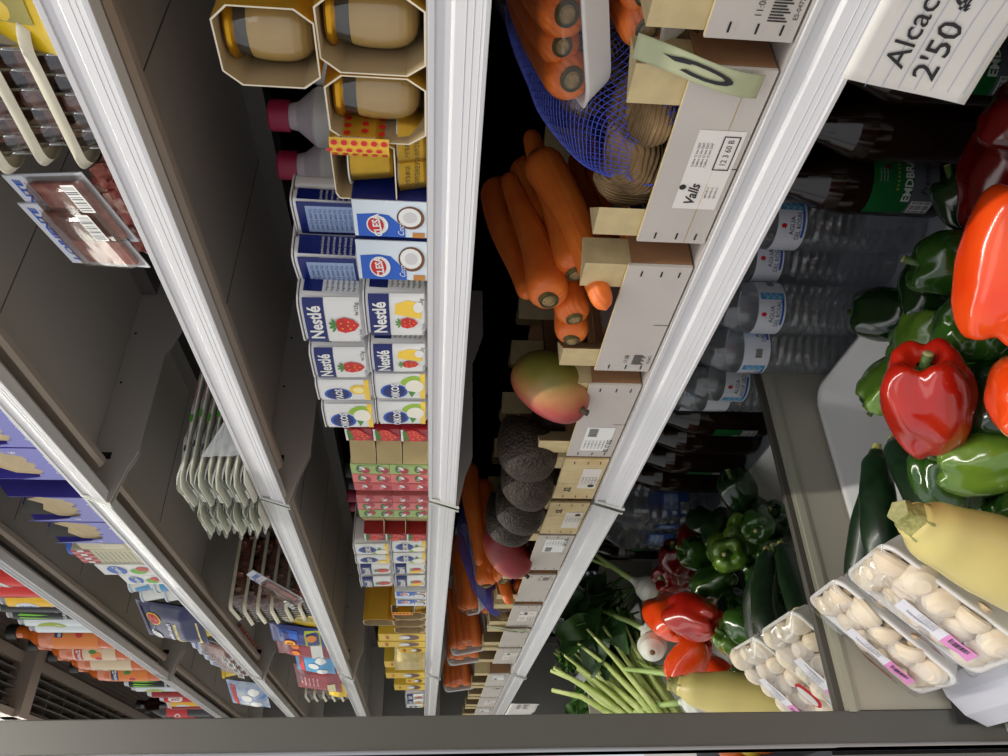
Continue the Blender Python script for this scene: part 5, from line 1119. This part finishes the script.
t = thing('milk_dessert_carton', 'carton with red gingham band and round blue cap, seen in the mirror', 'carton', (.285, .502, zD)); mb = MB(); BG = mat((214, 208, 176), .5); mb.box(0, .07, 0, .07, 0, .125, BG); mb.build('carton', t, bevel=.002)
mb = MB(); f = plane((0, -.0004, 0)); sd_ = plane((.0704, 0, 0), (0, 1, 0), (0, 0, 1)); GIN = mat((170, 30, 34), .45); GIN2 = mat((214, 130, 126), .45)
for mp_ in (f, sd_):
    mb.rect(mp_, 0, .07, .092, .125, WHITE, .0001)
    for i in range(7):
        for j in range(3): mb.rect(mp_, .01 * i, .01 * (i + 1), .0925 + .011 * j, .0925 + .011 * (j + 1), GIN if (i + j) % 2 == 0 else (GIN2 if i % 2 else WHITE), .0004)
    for q in range(9): mb.text(mp_, 'leche pasteurizada de oveja', .036, .084 - q * .0085, .0055, INK, .0004)
mb.build('print', t)
mb = MB(); mb.lathe([(.030, .126), (.030, .141), (.028, .143), (.0001, .143)], ROYAL, 40, c=(.035, .035), rfun=lambda a, z: 1 + .01 * math.cos(a * 40)); mb.build('cap', t)
def d_wh(mb, f, w, h):
    mb.ell(f, w * .5, h * .7, w * .4, h * .16, ROYAL, .0004); mb.text(f, 'Cuajada', w * .5, h * .7, .014, WHITE, .0007, bold=.03); mb.ell(f, w * .6, h * .35, w * .25, h * .14, mat((120, 180, 60), .5), .0005); mb.ell(f, w * .35, h * .25, w * .2, h * .1, RED, .0006)
    for q in range(4): mb.text(f, 'nata para montar', w * .5, h * .12 - q * .004 + .008, .004, RED, .0006)
carton('white_carton', 'white carton with blue oval and green picture, beside the gingham one in the mirror', 'carton', (.362, .50, zD), .06, .1, .11, WHITE, d_wh, 0, 'white cartons seen in the mirror', d_wh)
carton('white_carton', 'lower white carton standing before the stacked white tubs in the mirror', 'carton', (.425, .50, zD), .055, .1, .085, WHITE, d_wh, 0, 'white cartons seen in the mirror', d_wh)
def make_tub():
    t = thing('white_cheese_tub', '', 'tub'); mb = MB(); mb.lathe([(.0001, 0), (.032, 0), (.040, .045), (.040, .047)], WHITE, 36, cap=False); mb.build('tub_body', t); mb = MB(); mb.lathe([(.042, .046), (.042, .05), (.0001, .0505)], mat((200, 220, 236), .35), 36, cap=False); mb.build('lid', t)
    mb = MB(); m2 = cyl(0, 0, lambda z: .0325 + .0078 * z / .045, 0); mb.rect(m2, -.05, .05, .01, .038, SKY, .0004, 20); mb.text(m2, 'Queso fresco', 0, .024, .012, NAVY, .001, bold=.02); mb.build('label', t); return t
tb = make_tub()
for i, (x, y, z, lb) in enumerate(((.545, .545, 0, 'white cheese tub standing at the shelf edge between cartons and blue bag'), (.545, .545, .0515, 'white cheese tub stacked on the first one'), (.625, .548, 0, 'white cheese tub nearest the blue pasta bag'), (.625, .548, .0515, 'white cheese tub on top, nearest the blue pasta bag'))): place(tb, USED, (x, y, zD + z), (0, 0, i), lb, 'white cheese tubs seen in the mirror')
DKB = mat((18, 20, 78), .25, coat=.4, bump=('noise', 25, .4)); PAS = mat((224, 206, 140), .5, nz=(60, .2))
def d_pas(mb, f, w, h):
    mb.ell(f, w * .28, h * .72, w * .14, h * .12, YEL, .001); mb.ell(f, w * .28, h * .72, w * .12, h * .10, RED, .0012); mb.text(f, '1', w * .28, h * .72, .02, YEL, .0016, bold=.05)
    mb.rect(f, w * .35, w * .95, h * .08, h * .42, PAS, .0008, 6); mb.text(f, 'Pasta rellena', w * .58, h * .5, .014, WHITE, .001, bold=.02); mb.ell(f, w * .75, h * .75, w * .13, h * .09, SILVER, .001)
pouch('pasta_bag', 'dark blue filled-pasta bag with round red and yellow badge, seen in the mirror', 'bag', (.70, .51, zD), .15, .15, .035, DKB, d_pas, (math.radians(-10), 0, -.3))
def make_margarine():
    t = thing('margarine_tub', '', 'tub'); mb = MB(); Y2 = mat((230, 200, 50), .35); mb.lathe([(.0001, 0), (.050, 0), (.058, .038), (.058, .040)], Y2, 40, sq=4, cap=False, asp=.8); mb.build('tub_body', t)
    mb = MB(); mb.lathe([(.062, .038), (.062, .046), (.056, .048), (.0001, .048)], mat((214, 180, 40), .3), 40, sq=4, cap=False, asp=.8); mb.build('lid', t); mb = MB(); f = plane((0, -.0405, 0)); mb.text(f, 'Margarina', 0, .020, .014, RED, .006, bold=.03); mb.ell(plane((0, 0, .0485), (1, 0, 0), (0, 1, 0)), 0, 0, .035, .025, WHITE, .0003); mb.build('print', t); return t
mg = make_margarine()
for i, (x, y, z, lb) in enumerate(((.60, .70, 0, 'yellow lidded tub deep on the shelf behind the white cheese tubs'), (.60, .70, .049, 'upper yellow lidded tub deep on the shelf, stacked on another'), (1.15, .70, 0, 'yellow lidded tub deep on the shelf behind the salami packs'), (1.15, .70, .049, 'upper yellow lidded tub behind the salami packs'), (.95, .56, 0, 'yellow lidded tub at the shelf edge just past the blue pasta bag'), (.95, .56, .049, 'upper yellow lidded tub just past the blue pasta bag'), (1.42, .56, 0, 'yellow lidded tub at the shelf edge beyond the joint'), (1.42, .56, .049, 'upper yellow lidded tub at the shelf edge beyond the joint'))): place(mg, USED, (x, y, zD + z), (0, 0, .1 * i), lb, 'yellow lidded tubs seen in the mirror')
for i, x in enumerate((1.04, 1.11, 1.18, 1.25)): place(bl, USED, (x, .505, zD + .003), (math.radians(-18), 0, math.radians(-15)), ('first', 'second', 'third', 'fourth')[i] + ' bacon cube blister pack past the yellow tubs on the upper shelf', 'bacon cube packs on the upper shelf')
pouch('white_food_bag', 'white and blue food bag near the far end of the mirrored upper shelf', 'bag', (1.58, .51, zD), .16, .13, .03, mat((206, 210, 210), .25, nz=(20, .3), c2=(90, 130, 190)), d_sky, (math.radians(-8), 0, -.3))

# --- shelf E: cans and juice bottles (seen in the mirror) ------------------------------
zE = top('E') + .0005
def make_can(body, deco, h=.165, r=.0265):
    t = thing('drink_can', '', 'can'); mb = MB(); mb.lathe([(.0001, .004), (.018, .0), (.022, .002), (r, .012), (r, h - .016), (r * .83, h - .003), (r * .85, h), (r * .80, h - .002), (r * .78, h - .006), (.0001, h - .006)], body, 36, cap=False, segmats=[SILVER, SILVER, SILVER, body, SILVER, SILVER, SILVER, SILVER, SILVER]); mb.build('can_body', t)
    mb = MB(); deco(mb, r, h); mb.build('print', t); return t
def dc_claw(mb, r, h):
    LIME = mat((130, 220, 40), .4)
    for ph in (0, 2.1, 4.2):
        m2 = cyl(0, 0, r, 0, -PI / 2 + ph)
        for q in range(3): x = -.010 + .010 * q; mb.poly(m2, [(x - .003, h * .80), (x + .002, h * .84), (x + .0035, h * .6), (x + .001, h * (.36 + .06 * (q % 2))), (x - .0005, h * .58)], LIME, .0005)
        mb.text(m2, 'ENERGY', 0, h * .22, .010, WHITE, .0005, bold=.03)
def dc_txt(c, s, cc=WHITE):
    def g(mb, r, h):
        for ph in (0, 2.1, 4.2):
            m2 = cyl(0, 0, r, 0, -PI / 2 + ph); mb.ell(m2, 0, h * .55, .016, h * .2, c, .0004, 20); mb.text(m2, s, 0, h * .55, h * .12, cc, .0008, rot=PI / 2, bold=.04)
    return g
cans = [make_can(mat((206, 40, 34), .3, .3), dc_txt(WHITE, 'Cola', RED), .122, .0325), make_can(mat((236, 186, 40), .3, .3), dc_txt(WHITE, 'Limón', ROYAL), .122, .0325), make_can(mat((14, 16, 18), .3, .3), dc_claw), make_can(mat((216, 222, 224), .3, .3), dc_txt(mat((170, 190, 40), .4), 'Zero', WHITE)), make_can(mat((150, 24, 26), .3, .3), dc_txt(mat((40, 16, 16), .4), 'Tinto', WHITE), .14, .03)]
for n_, (k, x, z, lb) in enumerate(((0, .475, 0, 'red drink can at the left picture edge of the mirror'), (0, .548, 0, 'red drink can next to the yellow one'), (0, .475, .123, 'red drink can stacked on another at the edge of the mirror'), (1, .618, 0, 'yellow drink can between red and black cans'), (2, .685, 0, 'black energy can with green claw mark, beside the yellow can'), (2, .745, 0, 'black energy can with green claw mark, beside the white can'), (3, .805, 0, 'white and lime drink can beside the black cans'), (3, .865, 0, 'white and lime drink can beside the juice bottles'), (2, 1.56, 0, 'black energy can beyond the three juice bottles'), (3, 1.63, 0, 'white and lime drink can beyond the juice bottles'), (4, 1.72, 0, 'dark red drink can, first near the far end'), (0, 1.80, 0, 'red drink can near the far end of the top shelf'), (1, 1.88, 0, 'yellow drink can near the far end of the top shelf'), (4, 1.96, 0, 'dark red drink can, last at the far end'))):
    place(cans[k], USED, (x, .525, zE + z), (0, 0, n_ * .7), lb, 'drink cans on the top shelf')
JU = mat((214, 104, 36), .15, nz=(12, .08), coat=.4)
def make_juice(tall):
    t = thing('juice_bottle', '', 'bottle'); mb = MB(); r = .042; H = .275
    prof = [(.0001, .003), (.03, .0), (r * .96, .006), (r, .02), (r, .165), (r * .96, .185), (r * .75, .205), (.019, .222 if tall else .215), (.016, .235), (.016, H - .018)]
    mb.lathe(prof, JU, 40, cap=False); mb.build('bottle_body', t); mb = MB(); mb.lathe([(.0185, H - .024), (.0185, H), (.017, H + .002), (.0001, H + .002)], mat((26, 34, 30), .4), 28, rfun=lambda a, z: 1 + .02 * math.cos(a * 22)); mb.build('cap', t)
    mb = MB(); mb.lathe([(r + .0006, .04), (r + .0006, .150)], mat((226, 204, 170) if not tall else (232, 130, 40), .4), 48, cap=False)
    for ph in (0, 2.1, 4.2):
        m2 = cyl(0, 0, r + .0008, .04, -PI / 2 + ph); mb.rect(m2, -.02, .02, .085, .105, RED if not tall else NAVY, .0004, 10); mb.text(m2, 'Zumo', 0, .095, .015, WHITE, .0007, bold=.03); mb.ell(m2, 0, .05, .013, .015, mat((236, 130, 50), .4), .0004); mb.ell(m2, .013, .045, .008, .009, RED, .0006); mb.ell(m2, -.012, .058, .006, .01, LEAFG, .0006)
    mb.build('label', t); return t
ju = [make_juice(1), make_juice(0)]
for k, x, lb in ((0, .985, 'orange juice bottle with bright label, nearest the white cans'), (1, 1.115, 'orange juice bottle with cream label, middle of the three'), (1, 1.245, 'orange juice bottle with cream label, last before the shelf joint'), (0, 1.40, 'orange juice bottle standing beyond the shelf joint')): place(ju[k], USED, (x, .53, zE), (0, 0, x * 7), lb, 'juice bottles on the top shelf')
def make_cola():
    t = thing('soda_bottle', '', 'bottle'); mb = MB(); mb.lathe([(.0001, .003), (.035, 0), (.045, .012), (.045, .19), (.03, .23), (.014, .255), (.014, .275)], mat((30, 12, 10), .1, coat=.4), 36, cap=False); mb.build('bottle_body', t); mb = MB(); mb.lathe([(.016, .27), (.016, .286), (.0001, .287)], INK, 20); mb.build('cap', t)
    mb = MB(); mb.lathe([(.0456, .09), (.0456, .165)], RED, 40, cap=False); [mb.text(cyl(0, 0, .0458, .09, -PI / 2 + p_), 'Cola', 0, .038, .03, WHITE, .0004, shear=.3, bold=.03) for p_ in (0, 2.1, 4.2)]; mb.build('label', t); return t
co_ = make_cola()
for x, lb in ((2.06, 'dark cola bottle with red label at the far end of the top shelf'), (2.17, 'second dark cola bottle with red label, last on the top shelf')): place(co_, USED, (x, .53, zE), (0, 0, x), lb, 'cola bottles on the top shelf')

# neighbouring stand, seen past the outer edge of the post
t = thing('neighbouring_stand', 'dark neighbouring produce stand beyond the grey post', 'stand', (-.9, .108, 0)); mb = MB(); DK = mat((30, 30, 34), .6)
mb.box(0, .82, .55, .6, 0, 2.6, DK); mb.box(0, .82, .03, .55, 0, .66, DK); mb.build('stand_body', t)
mb = MB(); mb.box(0, .82, .02, .03, .3, .72, mat((20, 20, 22), .4)); mb.build('front_rail', t)
OR = mat((226, 110, 24), .4, nz=(90, .1), bump=('noise', 200, .3)); LEM = mat((222, 186, 50), .4, nz=(60, .1), bump=('noise', 160, .3))
def make_fruit(nm, mt, r, e):
    t = thing(nm, '', 'fruit'); mb = MB(); mb.lathe([(.0001 + r * math.sin(PI * k / 14) ** .95, -r * e * math.cos(PI * k / 14)) for k in range(15)], mt, 24, cap=False); mb.build('peel', t); mb = MB(); mb.lathe([(.004, r * e * .985), (.003, r * e + .0015), (.0001, r * e + .002)], STEM, 8, cap=False); mb.build('stem_end', t); return t
fo = make_fruit('orange', OR, .037, .96); fl = make_fruit('lemon', LEM, .029, 1.25)
for i in range(12):
    lem = i % 4 == 0; place(fl if lem else fo, USED, (-.14 - .078 * (i % 6),   .20 + .085 * (i // 6), .698), (i, i * .5, 0), ('yellow lemon' if lem else 'orange fruit') + ' in the neighbouring stand past the grey post', 'lemons in the neighbouring stand' if lem else 'oranges in the neighbouring stand')

# ================================================================== surroundings
def struct(n, mb): o = mb.build(n); o['kind'] = 'structure'; return o
mb = MB(); mb.box(-4, 6, -4, 3, -.05, 0, mat((214, 204, 190), .35, nz=(4, .06))); struct('floor', mb)
# ================================================================== light and camera
def area(name, loc, rot, sx, sy, e, c=(1, 1, 1)):
    d = bpy.data.lights.new(name, 'AREA'); d.shape = 'RECTANGLE'; d.size = sx; d.size_y = sy; d.energy = e; d.color = c
    o = bpy.data.objects.new(name, d); COL.objects.link(o); o.location = loc; o.rotation_euler = rot; return o
area('strip_light', (1.5, .27, 3.0), (0, 0, 0), 3.4, .05, 54, (1, .95, .87))
area('ceiling_light', (1.6, -1.0, 3.1), (math.radians(0), 0, 0), 4, .8, 12, (1, .97, .92))
area('shop_window', (1.8, -2.4, 1.5), (math.radians(90), 0, 0), 4.5, 1.8, 2, (.93, .96, 1))
w = bpy.data.worlds.new('World'); scn.world = w; w.use_nodes = True
w.node_tree.nodes['Background'].inputs[0].default_value = (.9, .91, .97, 1); w.node_tree.nodes['Background'].inputs[1].default_value = .8
cam = bpy.data.cameras.new('camera'); cam.lens = 757.5 / 1008 * 36; cam.sensor_width = 36; cam.sensor_fit = 'HORIZONTAL'; cam.clip_start = .01
co = bpy.data.objects.new('camera', cam); COL.objects.link(co)
yaw, pit, rol = .9934, .0815, -.025
f = Vector((-math.sin(yaw) * math.cos(pit), math.cos(yaw) * math.cos(pit), -math.sin(pit)))
r = Vector((math.cos(yaw), math.sin(yaw), 0)); d = f.cross(r); c_, s_ = math.cos(rol), math.sin(rol)
r2 = c_ * r + s_ * d; d2 = -s_ * r + c_ * d
M4 = Matrix((( d2.x, r2.x, -f.x, 1.1), (d2.y, r2.y, -f.y, 0), (d2.z, r2.z, -f.z, 1.3), (0, 0, 0, 1)))   # held sideways: world up is image left
co.matrix_world = M4; scn.camera = co
lt = thing('strip_lamp', 'ceiling strip lamp above the case front', 'lamp', (1.5, .27, 3.02)); mb = MB(); mb.box(-1.7, 1.7, -.05, .05, .01, .06, WHITE); mb.build('housing', lt)
scn.view_settings.view_transform = 'Standard'; scn.view_settings.look = 'None'; scn.view_settings.exposure = -.12; scn.view_settings.gamma = 1
scn.view_settings.use_curve_mapping = False
